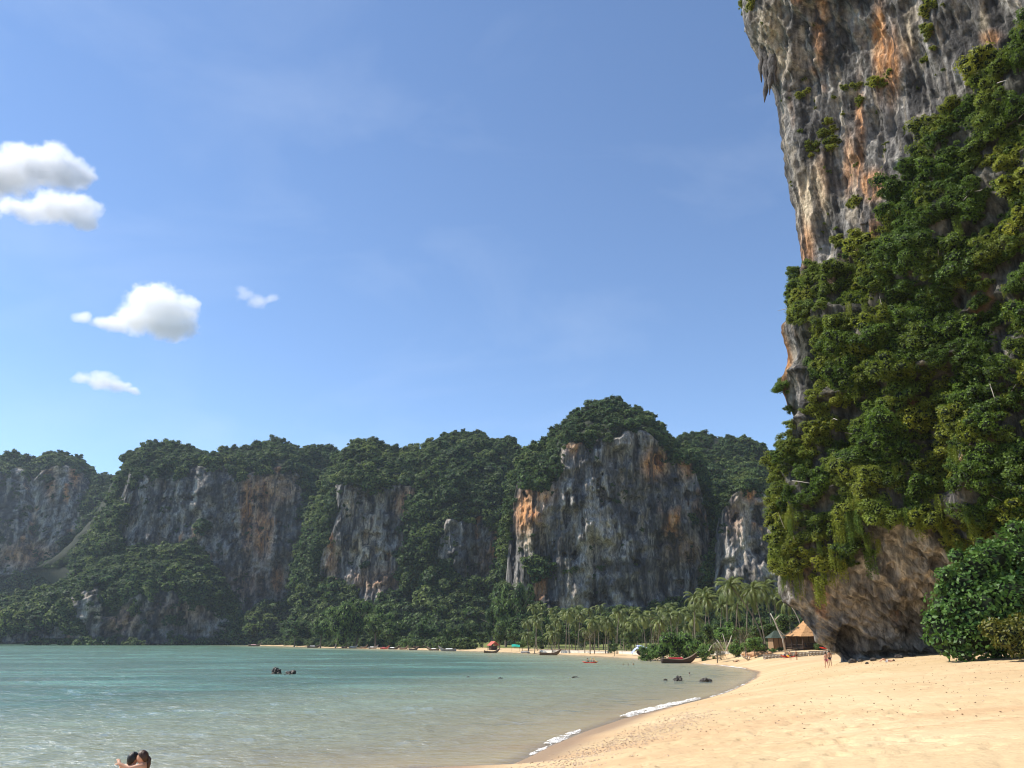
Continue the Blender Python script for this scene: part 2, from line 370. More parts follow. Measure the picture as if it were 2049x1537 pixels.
def crown_mesh(name, lobes, nleaf, size, seed, mat, up=.35, jit=.5, asp=.6, core=.72):
    """lobes: list of (centre, radii). Leaves sit in the outer shell of each lobe; a lumpy dark core fills the inside."""
    r = np.random.default_rng(seed); Vs, Fs, Ls = [], [], []; o = 0
    tot = sum(np.prod(l[1]) ** (2 / 3) for l in lobes)
    for c, rad in lobes:
        rad = np.array(rad); n = max(8, int(nleaf * np.prod(rad) ** (2 / 3) / tot))
        D = r.normal(0, 1, (n, 3)); D[:, 2] += .25; D /= np.linalg.norm(D, axis=1)[:, None]
        lump = 1 + .22 * fbm(D * 2.2 + seed + o, 2, seed)
        C = np.array(c) + D * rad * (lump * r.uniform(.70, 1.06, n))[:, None]
        lob = r.normal(0, .10)
        V_, F_, L_ = leaves(C, D, size, r, up, jit, asp, np.clip(r.normal(.45 + lob, .22, n), 0, 1))
        Vs.append(V_); Fs.append(F_ + o); Ls.append(L_); o += len(V_)
    V = np.concatenate(Vs); Fq = np.concatenate(Fs); L = np.concatenate(Ls); nl = len(Fq)
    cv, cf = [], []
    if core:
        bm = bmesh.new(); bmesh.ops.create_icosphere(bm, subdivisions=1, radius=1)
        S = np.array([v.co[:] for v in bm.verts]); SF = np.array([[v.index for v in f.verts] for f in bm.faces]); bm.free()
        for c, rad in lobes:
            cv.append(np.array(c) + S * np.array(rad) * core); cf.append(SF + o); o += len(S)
    me = bpy.data.meshes.new(name)
    allv = np.concatenate([V] + cv); faces = Fq.tolist() + [f for q in cf for f in q.tolist()]
    me.from_pydata(allv.tolist(), [], faces); me.update()
    vattr(me, 'lv', np.concatenate([L, np.zeros(len(allv) - len(L))]))
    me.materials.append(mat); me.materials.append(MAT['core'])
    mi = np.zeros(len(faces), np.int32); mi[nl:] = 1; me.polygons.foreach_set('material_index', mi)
    return me
def lobes_round(R_, n, seed, flat=.8, spread=.55, lr=(.36, .55)):
    r = np.random.default_rng(seed); out = [((0, 0, 0), (R_ * .62, R_ * .62, R_ * .55 * flat))]
    for k in range(n):
        a = 2 * math.pi * (k + r.uniform(-.3, .3)) / n * 1.618; e = r.uniform(-.35, 1.0)
        d = np.array([math.cos(a) * math.cos(e), math.sin(a) * math.cos(e), math.sin(e) * flat]) * R_ * spread
        q = R_ * r.uniform(*lr); out.append((tuple(d), (q, q, q * .8)))
    return out
def lobes_ragged(R_, n, seed, flat=.85):
    r = np.random.default_rng(seed); out = [((0, 0, 0), (R_ * .45, R_ * .45, R_ * .4))]
    for k in range(n):
        d = r.normal(0, 1, 3); d[2] = d[2] * .8 + .15; d /= np.linalg.norm(d); q = R_ * r.uniform(.17, .36); rad = R_ * r.uniform(.35, .88)
        out.append((tuple(d * rad * np.array([1, 1, flat])), (q * r.uniform(.9, 1.4), q * r.uniform(.9, 1.4), q * .75)))
    return out
def scatter(name, pts, scl, rot, var, tint, variants):
    me = bpy.data.meshes.new(name); me.vertices.add(len(pts)); me.vertices.foreach_set('co', np.ascontiguousarray(pts, np.float32).ravel())
    for nm, ty, arr, key in (('isc', 'FLOAT', scl, 'value'), ('irot', 'FLOAT_VECTOR', rot, 'vector'), ('ivar', 'INT', var, 'value'), ('tint', 'FLOAT', tint, 'value')):
        a = me.attributes.new(nm, ty, 'POINT'); a.data.foreach_set(key, np.ascontiguousarray(arr, np.int32 if ty == 'INT' else np.float32).ravel())
    o = link(name, me)
    ng = bpy.data.node_groups.new(name + '_scatter', 'GeometryNodeTree')
    ng.interface.new_socket('Geometry', in_out='INPUT', socket_type='NodeSocketGeometry')
    ng.interface.new_socket('Geometry', in_out='OUTPUT', socket_type='NodeSocketGeometry')
    N = ng.nodes; L = ng.links; gi = N.new('NodeGroupInput'); go = N.new('NodeGroupOutput'); jn = N.new('GeometryNodeJoinGeometry')
    def na(nm, ty):
        x = N.new('GeometryNodeInputNamedAttribute'); x.data_type = ty; x.inputs[0].default_value = nm; return [q for q in x.outputs if q.enabled][0]
    s_, r_, v_ = na('isc', 'FLOAT'), na('irot', 'FLOAT_VECTOR'), na('ivar', 'INT')
    for k, m in enumerate(variants):
        vo = bpy.data.objects.new(name + '_piece', m)
        oi = N.new('GeometryNodeObjectInfo'); oi.inputs['Object'].default_value = vo; oi.inputs['As Instance'].default_value = True
        cm = N.new('FunctionNodeCompare'); cm.data_type = 'INT'; cm.operation = 'EQUAL'
        ia = [q for q in cm.inputs if q.enabled]; L.new(v_, ia[0]); ia[1].default_value = k
        ip = N.new('GeometryNodeInstanceOnPoints'); L.new(gi.outputs[0], ip.inputs['Points']); L.new(cm.outputs[0], ip.inputs['Selection'])
        L.new(oi.outputs['Geometry'], ip.inputs['Instance']); L.new(r_, ip.inputs['Rotation']); L.new(s_, ip.inputs['Scale']); L.new(ip.outputs[0], jn.inputs[0])
    L.new(jn.outputs[0], go.inputs[0])
    md = o.modifiers.new('scatter', 'NODES'); md.node_group = ng
    return o

FAR_CROWNS = [crown_mesh('far_crown', lobes_ragged(1.1, 11 + k, 40 + k), 800, .17, 60 + k, MAT['leaf_far'], .5) for k in range(5)]
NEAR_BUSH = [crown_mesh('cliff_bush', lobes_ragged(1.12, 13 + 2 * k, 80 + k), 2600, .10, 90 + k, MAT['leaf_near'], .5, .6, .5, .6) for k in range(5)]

# ------------------------------------------------------------------ distant cliffs
GREY_D, GREY_L, ORANGE, CREAM, DARK = map(np.array, ((.085, .080, .077), (.31, .29, .262), (.52, .24, .085), (.52, .42, .29), (.024, .024, .026)))
def rock_colour(P, seed, u, v, blobs, sxy, sz, orange=.06):
    s1 = fbm(sc3(P, sxy, sxy, sz), 4, seed); s2 = fbm(sc3(P, sxy * .45, sxy * .45, sz * .8), 3, seed + 5); s3 = fbm(sc3(P, sxy * 2.2, sxy * 2.2, sz * .8), 3, seed + 11)
    c = GREY_D + (GREY_L - GREY_D) * sstep(-.45, .45, s1)[..., None]
    wo_ = sstep(.15, .5, s3 + orange - .25); wc = sstep(.15, .45, s2) * .35; wd_ = sstep(.12, .42, -s2 + .1)
    for (bu, bv, ru, rv, kind, st) in blobs:
        g = st * np.exp(-(((u - bu) / ru) ** 2 + ((v - bv) / rv) ** 2) ** 1.5) * (1 + .8 * s1 + .5 * s2)
        g = np.clip(g, 0, 1)
        if kind == 'o': wo_ = np.maximum(wo_, g)
        elif kind == 'c': wc = np.maximum(wc, g)
        else: wd_ = np.maximum(wd_, g)
    c = c + (ORANGE - c) * (wo_ * .9)[..., None]; c = c + (CREAM - c) * np.clip(wc, 0, 1)[..., None]; c = c + (DARK - c) * np.clip(wd_ * .75, 0, 1)[..., None]
    return c
FOREST = []            # (points, scale, tint) gathered from the masses
def mass(label, top, Y0, vbase, rocks, blobs, seed, nu=230, nv=240, Re=40, Rt=70, talus=25, over=8, pw=2.6, crown=4.6, sp=3.4, thick=120, tint0=.1):
    K = 1.55; Y0, Re, Rt, talus, over, crown, sp, thick = (K * q for q in (Y0, Re, Rt, talus, over, crown, sp, thick))
    top = np.array(top, float); top[:, 1] += 12
    def grow(poly):
        c_ = np.mean(poly, 0); q_ = np.array(poly, float) - c_; ln_ = np.linalg.norm(q_, axis=1)[:, None] + 1e-6; return [tuple(p_) for p_ in c_ + q_ * (1 + 11 / ln_)]
    rocks = [grow(q_) for q_ in rocks]
    uL, uR = top[0, 0], top[-1, 0]
    q = np.sin(np.linspace(-1, 1, nu) * math.pi / 2 * .96) / math.sin(math.pi / 2 * .96); u1 = (uL + uR) / 2 + q * (uR - uL) / 2
    t1 = 1 - (1 - np.linspace(0, 1, nv)) ** 1.15
    vt = np.interp(u1, top[:, 0], top[:, 1])
    U = np.repeat(u1[None], nv, 0); T = np.repeat(t1[:, None], nu, 1); Vv = vbase + (vt[None] - vbase) * T; Q = np.repeat(q[None], nv, 0)
    Y = Y0 + Re * (1 - np.sqrt(np.clip(1 - np.abs(Q) ** pw, 0, 1)))
    Ya = Y; P = at(U, Vv, Y)
    rock = np.zeros(U.shape, bool)
    jit = 15 * fbm(sc3(P / K, 14, 14, 20), 3, seed + 1); ju = U + jit; jv = Vv + 15 * fbm(sc3(P / K, 9, 9, 16), 4, seed + 2)
    for poly in rocks: rock |= inpoly(ju, jv, poly)
    rock &= T < .94
    rock &= ~((fbm(sc3(P / K, 13, 13, 17), 3, seed + 15) > .52) & (T > .15))
    rk = rock.astype(float)
    for _ in range(3):
        rk[1:-1, 1:-1] = (rk[1:-1, 1:-1] * 2 + rk[:-2, 1:-1] + rk[2:, 1:-1] + rk[1:-1, :-2] + rk[1:-1, 2:]) / 6
    t0 = np.where(rock.any(0), np.max(np.where(rock, T, 0), 0), .45); t0 = np.clip(t0, .3, .93)
    t0 = np.convolve(np.pad(t0, 9, mode='edge'), np.ones(19) / 19, 'valid')[None]
    Y = Ya + Rt * (1 - np.sqrt(np.clip(1 - np.clip((T - t0) / (1.001 - t0), 0, 1) ** 1.7 * .995, 0, 1))); P = at(U, Vv, Y)
    # relief in depth: buttresses, fluting, caves, talus at the foot
    but = 13 * fbm(sc3(P / K, 38, 38, 90), 3, seed + 3)
    flu = 4.5 * ridged(sc3(P / K, 9, 9, 45), 3, seed + 4) + 2.2 * ridged(sc3(P / K, 3.5, 3.5, 22), 3, seed + 6) + 1.1 * ridged(sc3(P / K, 1.6, 1.6, 8), 2, seed + 16)
    cav = 6.5 * fbm(sc3(P / K, 11, 11, 13), 4, seed + 7) + 3.2 * fbm(sc3(P / K, 4, 4, 5.5), 3, seed + 8) - 5 * sstep(.25, .5, fbm(sc3(P / K, 6.5, 6.5, 9), 3, seed + 18))
    edge = np.clip(1 - np.abs(Q) ** 8, 0, 1)
    Y = Y - K * (but + rk * (flu + cav) + (1 - rk) * 5 * fbm(sc3(P / K, 9), 3, seed + 9)) * edge
    Y = Y + over * .45 * rk - over * .3 * rk * sstep(.0, .6, T) - talus * (1 - sstep(0, .32, T)) * (1 - .75 * rk)
    P = at(U, Vv, Y)
    col = rock_colour(P / K, seed, U, Vv, blobs, 6, 34)
    soil = np.array([.030, .036, .020]); col = soil + (col - soil) * sstep(.3, .7, rk)[..., None]
    # closed body: front sheet + a back sheet straight behind it
    Bk = P.copy(); Bk[..., 1] = Y0 + thick + .0 * Y; Bk[..., 2] = P[..., 2] * .97; Bk[..., 0] = P[..., 0] * (1 + thick / Y0 * .6)
    rows = np.arange(0, nv, 12); rows = np.unique(np.append(rows, nv - 1)); cols = np.unique(np.append(np.arange(0, nu, 12), nu - 1))
    Fr = gridfaces(nv, nu); VV = [P.reshape(-1, 3)]; FF = [Fr]; o = nv * nu
    def strip(a, bpts):
        nonlocal o
        n = len(a); VV.append(bpts); idx = np.arange(o, o + n); FF.append(np.stack([a[:-1], idx[:-1], idx[1:], a[1:]], 1)); o += n; return idx
    I = np.arange(nv * nu).reshape(nv, nu)
    strip(I[-1], Bk[-1]); strip(I[::-1, 0], Bk[::-1, 0]); strip(I[:, -1], Bk[:, -1])
    allV = np.concatenate(VV)
    me = npmesh('cliff', allV, np.concatenate(FF))
    cc = np.tile(soil, (len(allV), 1)); cc[:nv * nu] = col.reshape(-1, 3); vattr(me, 'col', cc)
    tag(link('cliff', me, MAT['rock_far']), label, None, None, 'structure')
    # crowns over everything that is not bare rock
    A_ = np.linalg.norm(np.cross(P[1:, :-1] - P[:-1, :-1], P[:-1, 1:] - P[:-1, :-1]), axis=-1)
    wgt = (A_ * (rk[:-1, :-1] < .45) * (1 + .0 * A_)).ravel(); n = int(wgt.sum() / (sp * sp * 1.25)); n = min(n, 6500)
    pick = rng.choice(wgt.size, n, p=wgt / wgt.sum()); pp = P[:-1, :-1].reshape(-1, 3)[pick] + rng.normal(0, .8, (n, 3))
    s_ = crown * np.clip(np.exp(rng.normal(-.02, .45, n)), .35, 2.1); tt = np.clip(tint0 + .5 * fbm(sc3(pp / K, 22), 2, seed + 20) + rng.normal(0, .2, n), 0, 1)
    pp[:, 1] -= s_ * .35; pp[:, 2] -= s_ * .15
    rkp = rk[:-1, :-1].ravel()[pick]; s_ = np.where(rkp > .02, s_ * .7, s_); tp = T[:-1, :-1].ravel()[pick]; s_ = np.where(tp > .86, s_ * .72, s_); pp[:, 2] += np.where(tp > .93, rng.uniform(-.4, .5, n), 0) * s_
    # sprigs on ledges inside the rock
    w2 = (A_ * (rk[:-1, :-1] > .6) * (fbm(sc3(P[:-1, :-1] / K, 8, 8, 8), 2, seed + 30) > .28)).ravel(); m = int(w2.sum() / 90)
    if m > 3:
        pk = rng.choice(w2.size, m, p=w2 / w2.sum()); p2 = P[:-1, :-1].reshape(-1, 3)[pk]; pp = np.concatenate([pp, p2])
        s_ = np.concatenate([s_, crown * rng.uniform(.18, .5, m)]); tt = np.concatenate([tt, rng.uniform(0, .4, m)])
    # the back of the summit
    k = int((allV[:, 0].max() - allV[:, 0].min()) * 80 / (sp * sp * 6)); k = min(k, 300)
    fi = rng.integers(0, nu, k); g = rng.uniform(0, .6, k); pb_ = P[-1, fi] * (1 - g[:, None]) + Bk[-1, fi] * g[:, None]
    pp = np.concatenate([pp, pb_]); s_ = np.concatenate([s_, crown * rng.uniform(.5, .8, k)]); tt = np.concatenate([tt, rng.uniform(0, .3, k)])
    FOREST.append((pp, s_, tt))

mass('twin hazy limestone towers at the far end of the bay', [(-420, 980), (-330, 900), (-250, 880), (-150, 930), (-60, 960), (-25, 925), (0, 907), (30, 902), (55, 908), (68, 928), (82, 910), (105, 898), (130, 896), (160, 908), (188, 930), (203, 960), (215, 1020), (240, 1100)], 830, 1286,
     [[(85, 935), (165, 925), (185, 960), (180, 1040), (135, 1060), (115, 1100), (92, 1105), (82, 1010)], [(-30, 945), (50, 935), (66, 960), (60, 1045), (-40, 1040)], [(-200, 1060), (-60, 1050), (60, 1060), (100, 1075), (90, 1130), (0, 1145), (-200, 1150)], [(-240, 940), (-160, 960), (-180, 1030), (-230, 1020)]],
     [(150, 950, 12, 30, 'o', .8), (100, 960, 12, 40, 'o', .7), (50, 1110, 60, 25, 'o', .6), (112, 940, 12, 30, 'c', .5)], 101, 200, 170, 60, 80, 60, 6, 4, 6.5, 5.2, 160, 0)
mass('dark wooded saddle behind the hazy limestone towers', [(170, 960), (195, 942), (230, 938), (270, 940), (300, 930), (420, 950)], 800, 1270, [], [], 131, 60, 80, 30, 60, 20, 0, 2.5, 6, 5.5, 120, 0)
mass('long wooded limestone cliff with grey and orange streaked face', [(150, 1120), (190, 1060), (232, 985), (250, 938), (262, 900), (280, 888), (300, 880), (345, 876), (385, 888), (412, 902), (450, 900), (480, 888), (520, 878), (560, 877), (600, 888), (640, 884), (668, 888), (700, 905), (730, 960), (750, 1060)], 600, 1284,
     [[(395, 930), (450, 925), (470, 985), (490, 960), (560, 945), (600, 965), (602, 1060), (612, 1090), (600, 1150), (565, 1195), (520, 1205), (500, 1218), (430, 1195), (430, 1110), (402, 1080), (388, 1010)], [(262, 1000), (300, 960), (345, 965), (385, 940), (392, 1075), (330, 1085), (258, 1085)], [(238, 990), (262, 905), (275, 920), (258, 990)]],
     [(495, 1030, 13, 75, 'o', 1), (545, 980, 45, 30, 'o', .8), (525, 1060, 22, 60, 'o', .8), (555, 1160, 12, 25, 'o', 1), (395, 1050, 7, 45, 'c', 1), (575, 1040, 20, 60, 'd', .4), (450, 1135, 18, 16, 'd', 1), (500, 1170, 45, 30, 'o', .35), (560, 970, 30, 25, 'c', .5)], 151, 300, 270, 55, 75, 35, 10, 3, 5.0, 3.9, 140, .12)
mass('low wooded sea cliff with bare grey rock above the water', [(-120, 1240), (-60, 1200), (20, 1190), (90, 1170), (150, 1150), (190, 1130), (250, 1105), (320, 1085), (380, 1090), (420, 1110), (450, 1160), (480, 1220), (520, 1268)], 545, 1289,
     [[(150, 1195), (200, 1172), (212, 1240), (240, 1235), (262, 1205), (340, 1190), (400, 1215), (470, 1240), (455, 1272), (350, 1279), (200, 1281), (170, 1240)], [(20, 1262), (130, 1255), (170, 1282), (20, 1285)]],
     [(190, 1205, 20, 40, 'c', .6), (240, 1240, 40, 30, 'o', .5), (350, 1225, 70, 30, 'o', .3), (300, 1279, 170, 7, 'd', 1)], 181, 220, 120, 40, 60, 5, 4, 3, 4.6, 3.6, 90, .25)
mass('wooded limestone headland with tawny overhung face', [(600, 1130), (630, 1010), (655, 960), (675, 915), (692, 892), (715, 878), (745, 876), (765, 883), (795, 886), (820, 890), (848, 912), (880, 960), (915, 1010), (940, 1100)], 500, 1288,
     [[(680, 985), (850, 978), (866, 1060), (862, 1110), (905, 1122), (914, 1165), (895, 1242), (862, 1212), (845, 1172), (765, 1190), (735, 1205), (700, 1165), (648, 1160), (655, 1100), (680, 1030)]],
     [(735, 1090, 32, 50, 'c', .8), (820, 1010, 30, 30, 'o', .8), (830, 1110, 28, 30, 'o', .8), (870, 1160, 30, 40, 'o', .9), (700, 1010, 16, 30, 'c', .6), (800, 1055, 40, 20, 'd', .8), (665, 1130, 15, 40, 'o', .4), (760, 1160, 60, 25, 'o', .5), (815, 1165, 26, 15, 'd', .8)], 211, 260, 260, 45, 60, 30, 10, 3, 4.6, 3.5, 120, .15)
mass('rounded jungle covered hill between two bare cliffs', [(800, 1100), (825, 980), (842, 900), (858, 874), (885, 860), (920, 857), (955, 862), (985, 868), (1015, 874), (1040, 890), (1055, 920), (1080, 1000), (1100, 1120)], 470, 1288,
     [[(895, 1040), (960, 1050), (1000, 1075), (1000, 1145), (930, 1160), (885, 1105)]], [(940, 1100, 60, 60, 'd', .6), (975, 1120, 20, 30, 'o', .4)], 241, 200, 210, 50, 80, 30, 3, 2.5, 4.5, 3.4, 120, .08)
mass('great grey limestone cliff with wooded dome above the palm grove', [(1008, 1190), (1018, 1060), (1026, 980), (1034, 935), (1052, 905), (1075, 886), (1092, 872), (1112, 858), (1132, 838), (1150, 815), (1175, 802), (1212, 796), (1245, 800), (1272, 812), (1300, 828), (1325, 852), (1345, 880), (1385, 890), (1400, 940), (1416, 1010), (1425, 1100), (1450, 1180)], 345, 1292,
     [[(1030, 958), (1060, 965), (1100, 978), (1125, 962), (1132, 905), (1200, 890), (1290, 872), (1330, 868), (1390, 893), (1402, 960), (1417, 1020), (1412, 1090), (1445, 1150), (1440, 1192), (1350, 1200), (1200, 1222), (1120, 1222), (1062, 1200), (1022, 1150), (1022, 1060)]],
     [(1055, 1030, 26, 45, 'o', 1.1), (1075, 990, 35, 20, 'o', .8), (1065, 1080, 25, 30, 'c', .7), (1310, 930, 25, 30, 'o', 1), (1375, 930, 18, 25, 'o', .8), (1140, 1205, 25, 12, 'c', .9), (1335, 960, 25, 10, 'd', 1), (1235, 1020, 25, 18, 'd', .8), (1260, 1135, 60, 14, 'd', 1), (1240, 1170, 70, 16, 'd', .8), (1200, 1090, 50, 40, 'c', .25), (1370, 1100, 40, 30, 'o', .3)], 271, 330, 330, 26, 50, 10, 9, 3.2, 3.4, 2.6, 90, .1)
mass('wooded ridge behind the great grey cliff', [(1310, 960), (1335, 880), (1352, 865), (1385, 858), (1430, 864), (1480, 870), (1515, 882), (1545, 898), (1575, 915), (1640, 940), (1760, 950), (1900, 990)], 440, 1290, [], [], 301, 160, 150, 60, 90, 20, 0, 2.6, 3.8, 3.2, 120, .1)
mass('narrow grey limestone buttress beside the overhanging cliff', [(1418, 1180), (1428, 1060), (1440, 1000), (1465, 960), (1492, 935), (1520, 950), (1550, 975), (1600, 985), (1680, 1040), (1720, 1180)], 330, 1292,
     [[(1446, 1010), (1470, 985), (1500, 962), (1526, 985), (1560, 1010), (1600, 1060), (1590, 1190), (1500, 1190), (1430, 1180), (1440, 1060)]], [(1500, 990, 16, 16, 'o', .9), (1470, 1040, 20, 40, 'o', .3)], 331, 180, 200, 25, 45, 8, 5, 2.8, 3.0, 2.5, 80, .1)
ug_ = rng.uniform(470, 945, 420); SPX = np.array(SHORE_PX[12:]); od_ = np.argsort(SPX[:, 0]); vs_ = np.interp(ug_, SPX[od_, 0], SPX[od_, 1])      # undergrowth closing the back of the far beach
us_ = np.array([zray(a, c) for a, c in zip(ug_, vs_)]); us_[:, 1] += rng.uniform(30, 62, 420) * np.clip(us_[:, 1] / 450, .8, 1.4); us_[:, 0] *= us_[:, 1] / (us_[:, 1] - 45); ss_ = rng.uniform(2.2, 5.5, 420)
FOREST.append((np.stack([us_[:, 0], us_[:, 1], ground(us_[:, 0], us_[:, 1]) + .25 * ss_], 1), ss_, rng.uniform(0, .35, 420)))
fp = np.concatenate([f[0] for f in FOREST]); fs = np.concatenate([f[1] for f in FOREST]); ft = np.concatenate([f[2] for f in FOREST]); n = len(fp)
ro = np.stack([rng.normal(0, .2, n), rng.normal(0, .2, n), rng.uniform(0, 6.28, n)], 1)
tag(scatter('jungle', fp, fs, ro, rng.integers(0, 5, n), ft, FAR_CROWNS), 'dense green jungle covering the distant cliffs', None, None, 'stuff')

# ------------------------------------------------------------------ the near overhanging cliff
tipg = gpx(1690, 1325); YT = tipg.y + 1.0; KN = YT / 88
SIL = [(-560, 1400), (-400, 1420), (-200, 1455), (0, 1489), (25, 1490), (60, 1498), (95, 1518), (130, 1540), (170, 1558), (215, 1577), (265, 1580), (330, 1589), (420, 1596), (500, 1605), (540, 1606), (600, 1597), (690, 1582), (760, 1590), (830, 1599),
       (900, 1602), (960, 1594), (1050, 1576), (1130, 1566), (1165, 1562), (1185, 1568), (1210, 1590), (1240, 1614), (1275, 1644), (1305, 1668), (1328, 1690), (1350, 1700), (1400, 1705)]
sv = np.array([s[0] for s in SIL], float); su = np.array([s[1] for s in SIL], float)
v1 = np.concatenate([np.linspace(-560, -20, 60, endpoint=False), np.linspace(-20, 1400, 720)]); nr = len(v1)
a1 = np.concatenate([np.linspace(-60, -6, 24, endpoint=False), np.linspace(-6, 40, 360, endpoint=False), np.linspace(40, 80, 30)]); a1 = a1 * KN; nc = len(a1)
Vv = np.repeat(v1[:, None], nc, 1); Aa = np.repeat(a1[None], nr, 0)
tipP = at(np.interp(v1, sv, su), v1, np.full(nr, YT) - 3.0 * sstep(300, -300, v1))
low = sstep(1030, 1330, v1)[:, None]
dfx, dfy = .46 + .52 * low, -.89 + .80 * low; ln = np.hypot(dfx, dfy); dfx, dfy = dfx / ln, dfy / ln
rr = 2.4 * KN; spl = lambda a: rr * np.log1p(np.exp(np.clip(a / rr, -40, 40))) - rr * math.log(2) * np.exp(-(a / rr) ** 2 / 4)
fa, fb = spl(Aa), spl(-Aa)
far_curl = .006 * np.maximum(Aa - 30 * KN, 0) ** 2
X = tipP[:, None, 0] + dfx * fa + .80 * fb + far_curl; Yc = tipP[:, None, 1] + dfy * fa + .60 * fb; Z = np.repeat(tipP[:, 2:3], nc, 1)
P = np.stack([X, Yc, Z], -1)
def gnorm(P):
    du = np.gradient(P, axis=1); dv = np.gradient(P, axis=0); n = np.cross(du, dv); n /= np.linalg.norm(n, axis=-1)[..., None] + 1e-9; return n
Nn = gnorm(P)
if (Nn[nr // 2, nc // 2] * np.array([-1, -.5, 0])).sum() < 0: Nn = -Nn
lw = sstep(1020, 1110, Vv)                           # lower band: slanted strata
S = np.stack([(Aa + .0) * .0 + Aa + Z * .55, Z * 0, Aa * .3 - Z * .5], -1)
disp = 1.9 * fbm(sc3(P / KN, 11, 11, 16), 3, 401) * (1 - .4 * lw)
disp += (1 - lw) * (1.05 * ridged(sc3(P / KN, 3.0, 3.0, 15), 3, 405) + .55 * ridged(sc3(P / KN, 1.3, 1.3, 6), 3, 409) + .8 * np.maximum(fbm(sc3(P / KN, 2.6, 2.6, 5), 3, 411), 0))
disp += lw * (.6 * ridged(sc3(S / KN, 1.5, 1, 7), 3, 415) + .3 * ridged(sc3(S / KN, .6, 1, 4), 3, 417))
disp += .35 * fbm(sc3(P / KN, .9, .9, 1.3), 3, 419)
disp += (1 - lw) * sstep(480, 640, Vv + 160 * (Aa / KN - 12) / 20) * (2.2 * ridged(sc3(P / KN, 9, 9, 4.5), 2, 421) + 1.8 * fbm(sc3(P / KN, 5, 5, 5), 2, 423))
disp += lw * (.45 * ridged(sc3(P / KN, .9, .9, 4), 3, 429) + 1.0 * fbm(sc3(P / KN, 2.6, 2.6, 2.6), 4, 425) + .8 * np.maximum(fbm(sc3(P / KN, 1.6, 1.6, 2.2), 3, 427), 0))
# caves and notches: world-anchored hollows
u0, v0 = proj(P)
for (bu, bv, ru, rv, dep_) in [(1700, 1290, 22, 28, 3.0), (1690, 1270, 14, 20, 2.0), (1880, 900, 45, 80, 3.2), (1690, 1315, 60, 10, 1.2), (1800, 1310, 90, 9, 1.0), (1700, 215, 12, 25, 1.0), (1745, 245, 18, 30, 1.3), (1830, 290, 10, 25, 1.0)]:
    disp -= dep_ * np.exp(-(((u0 - bu) / ru) ** 2 + ((v0 - bv) / rv) ** 2) ** 1.3)
disp *= sstep(-3.5, 4, Aa / KN) * .82 + .18
# the roof-like slab under the top-left corner
disp += 1.2 * np.exp(-((u0 - 1600) / 14) ** 2) * (v0 < 240) * sstep(240, 120, v0)
P = P + Nn * (KN * disp)[..., None]
u0, v0 = proj(P)
blobs = [(1760, 90, 14, 90, 'o', 1), (1785, 130, 16, 70, 'o', .9), (1820, 60, 18, 60, 'c', .8), (1815, 95, 14, 24, 'o', .8), (1640, 80, 12, 50, 'o', .8), (1645, 20, 14, 25, 'o', .7), (1625, 390, 32, 70, 'c', .9), (1640, 370, 14, 50, 'o', .8),
         (1720, 280, 10, 110, 'o', .8), (1745, 370, 28, 30, 'o', 1), (1700, 330, 14, 60, 'o', .6), (1615, 490, 14, 60, 'o', .8), (1985, 75, 22, 16, 'o', 1), (1970, 30, 10, 40, 'c', .7), (1540, 60, 30, 60, 'c', .7), (1560, 120, 24, 40, 'c', .6), (1920, 790, 16, 30, 'o', 1.2),
         (1680, 110, 24, 60, 'd', .4), (1860, 210, 50, 80, 'd', .45), (1600, 250, 20, 80, 'd', .5), (1770, 480, 60, 50, 'd', .45)]
col = rock_colour(P / KN, 431, u0, v0, blobs, 1.6, 11, .12)
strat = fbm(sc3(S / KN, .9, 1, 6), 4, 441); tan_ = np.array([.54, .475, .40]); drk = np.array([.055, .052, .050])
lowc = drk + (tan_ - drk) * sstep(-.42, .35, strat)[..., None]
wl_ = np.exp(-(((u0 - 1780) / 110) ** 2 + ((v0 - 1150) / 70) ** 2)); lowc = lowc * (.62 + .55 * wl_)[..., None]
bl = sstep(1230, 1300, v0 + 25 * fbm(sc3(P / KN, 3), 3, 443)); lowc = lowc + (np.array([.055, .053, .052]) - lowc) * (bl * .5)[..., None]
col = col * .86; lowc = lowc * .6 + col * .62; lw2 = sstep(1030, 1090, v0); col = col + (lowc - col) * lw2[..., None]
ROCKUP = [(1380, -700), (2600, -700), (2600, -100), (2049, 50), (1990, 105), (1950, 150), (1905, 205), (1865, 255), (1850, 300), (1800, 340), (1778, 400), (1752, 480), (1705, 505), (1650, 535), (1560, 540), (1450, 200)]
ROCKLOW = [(1500, 1150), (1555, 1150), (1575, 1165), (1640, 1170), (1690, 1140), (1730, 1110), (1765, 1085), (1800, 1050), (1850, 1040), (1880, 1075), (1905, 1110), (1925, 1160), (1960, 1230), (2100, 1300), (2100, 1500), (1400, 1500)]
HOLES = [(1920, 795, 17, 30), (1885, 880, 14, 30), (1925, 930, 10, 26), (1600, 790, 10, 60), (1588, 690, 12, 70), (2010, 690, 25, 30), (1905, 1000, 25, 40)]
GREEN = [(1648, 275, 36, 48), (1500, 8, 24, 20), (1858, 50, 13, 58), (1855, 100, 14, 22), (1745, 175, 52, 18), (1790, 165, 22, 16), (1700, 440, 14, 55), (1690, 480, 16, 30), (1716, 200, 10, 34), (1660, 195, 16, 10), (1960, 120, 30, 18), (1880, 255, 14, 40), (1715, 405, 20, 18), (1605, 185, 8, 30)]
nj = 16 * fbm(sc3(P / KN, 3.2), 3, 451); ju, jv = u0 + nj, v0 + 16 * fbm(sc3(P / KN, 3.2), 3, 457)
bare = inpoly(ju, jv, ROCKUP) | inpoly(ju, jv, ROCKLOW)
for (bu, bv, ru, rv) in HOLES: bare |= ((ju - bu) / ru) ** 2 + ((jv - bv) / rv) ** 2 < 1
tuft = np.zeros(bare.shape, bool)
for (bu, bv, ru, rv) in GREEN: tuft |= ((ju - bu) / ru) ** 2 + ((jv - bv) / rv) ** 2 < 1
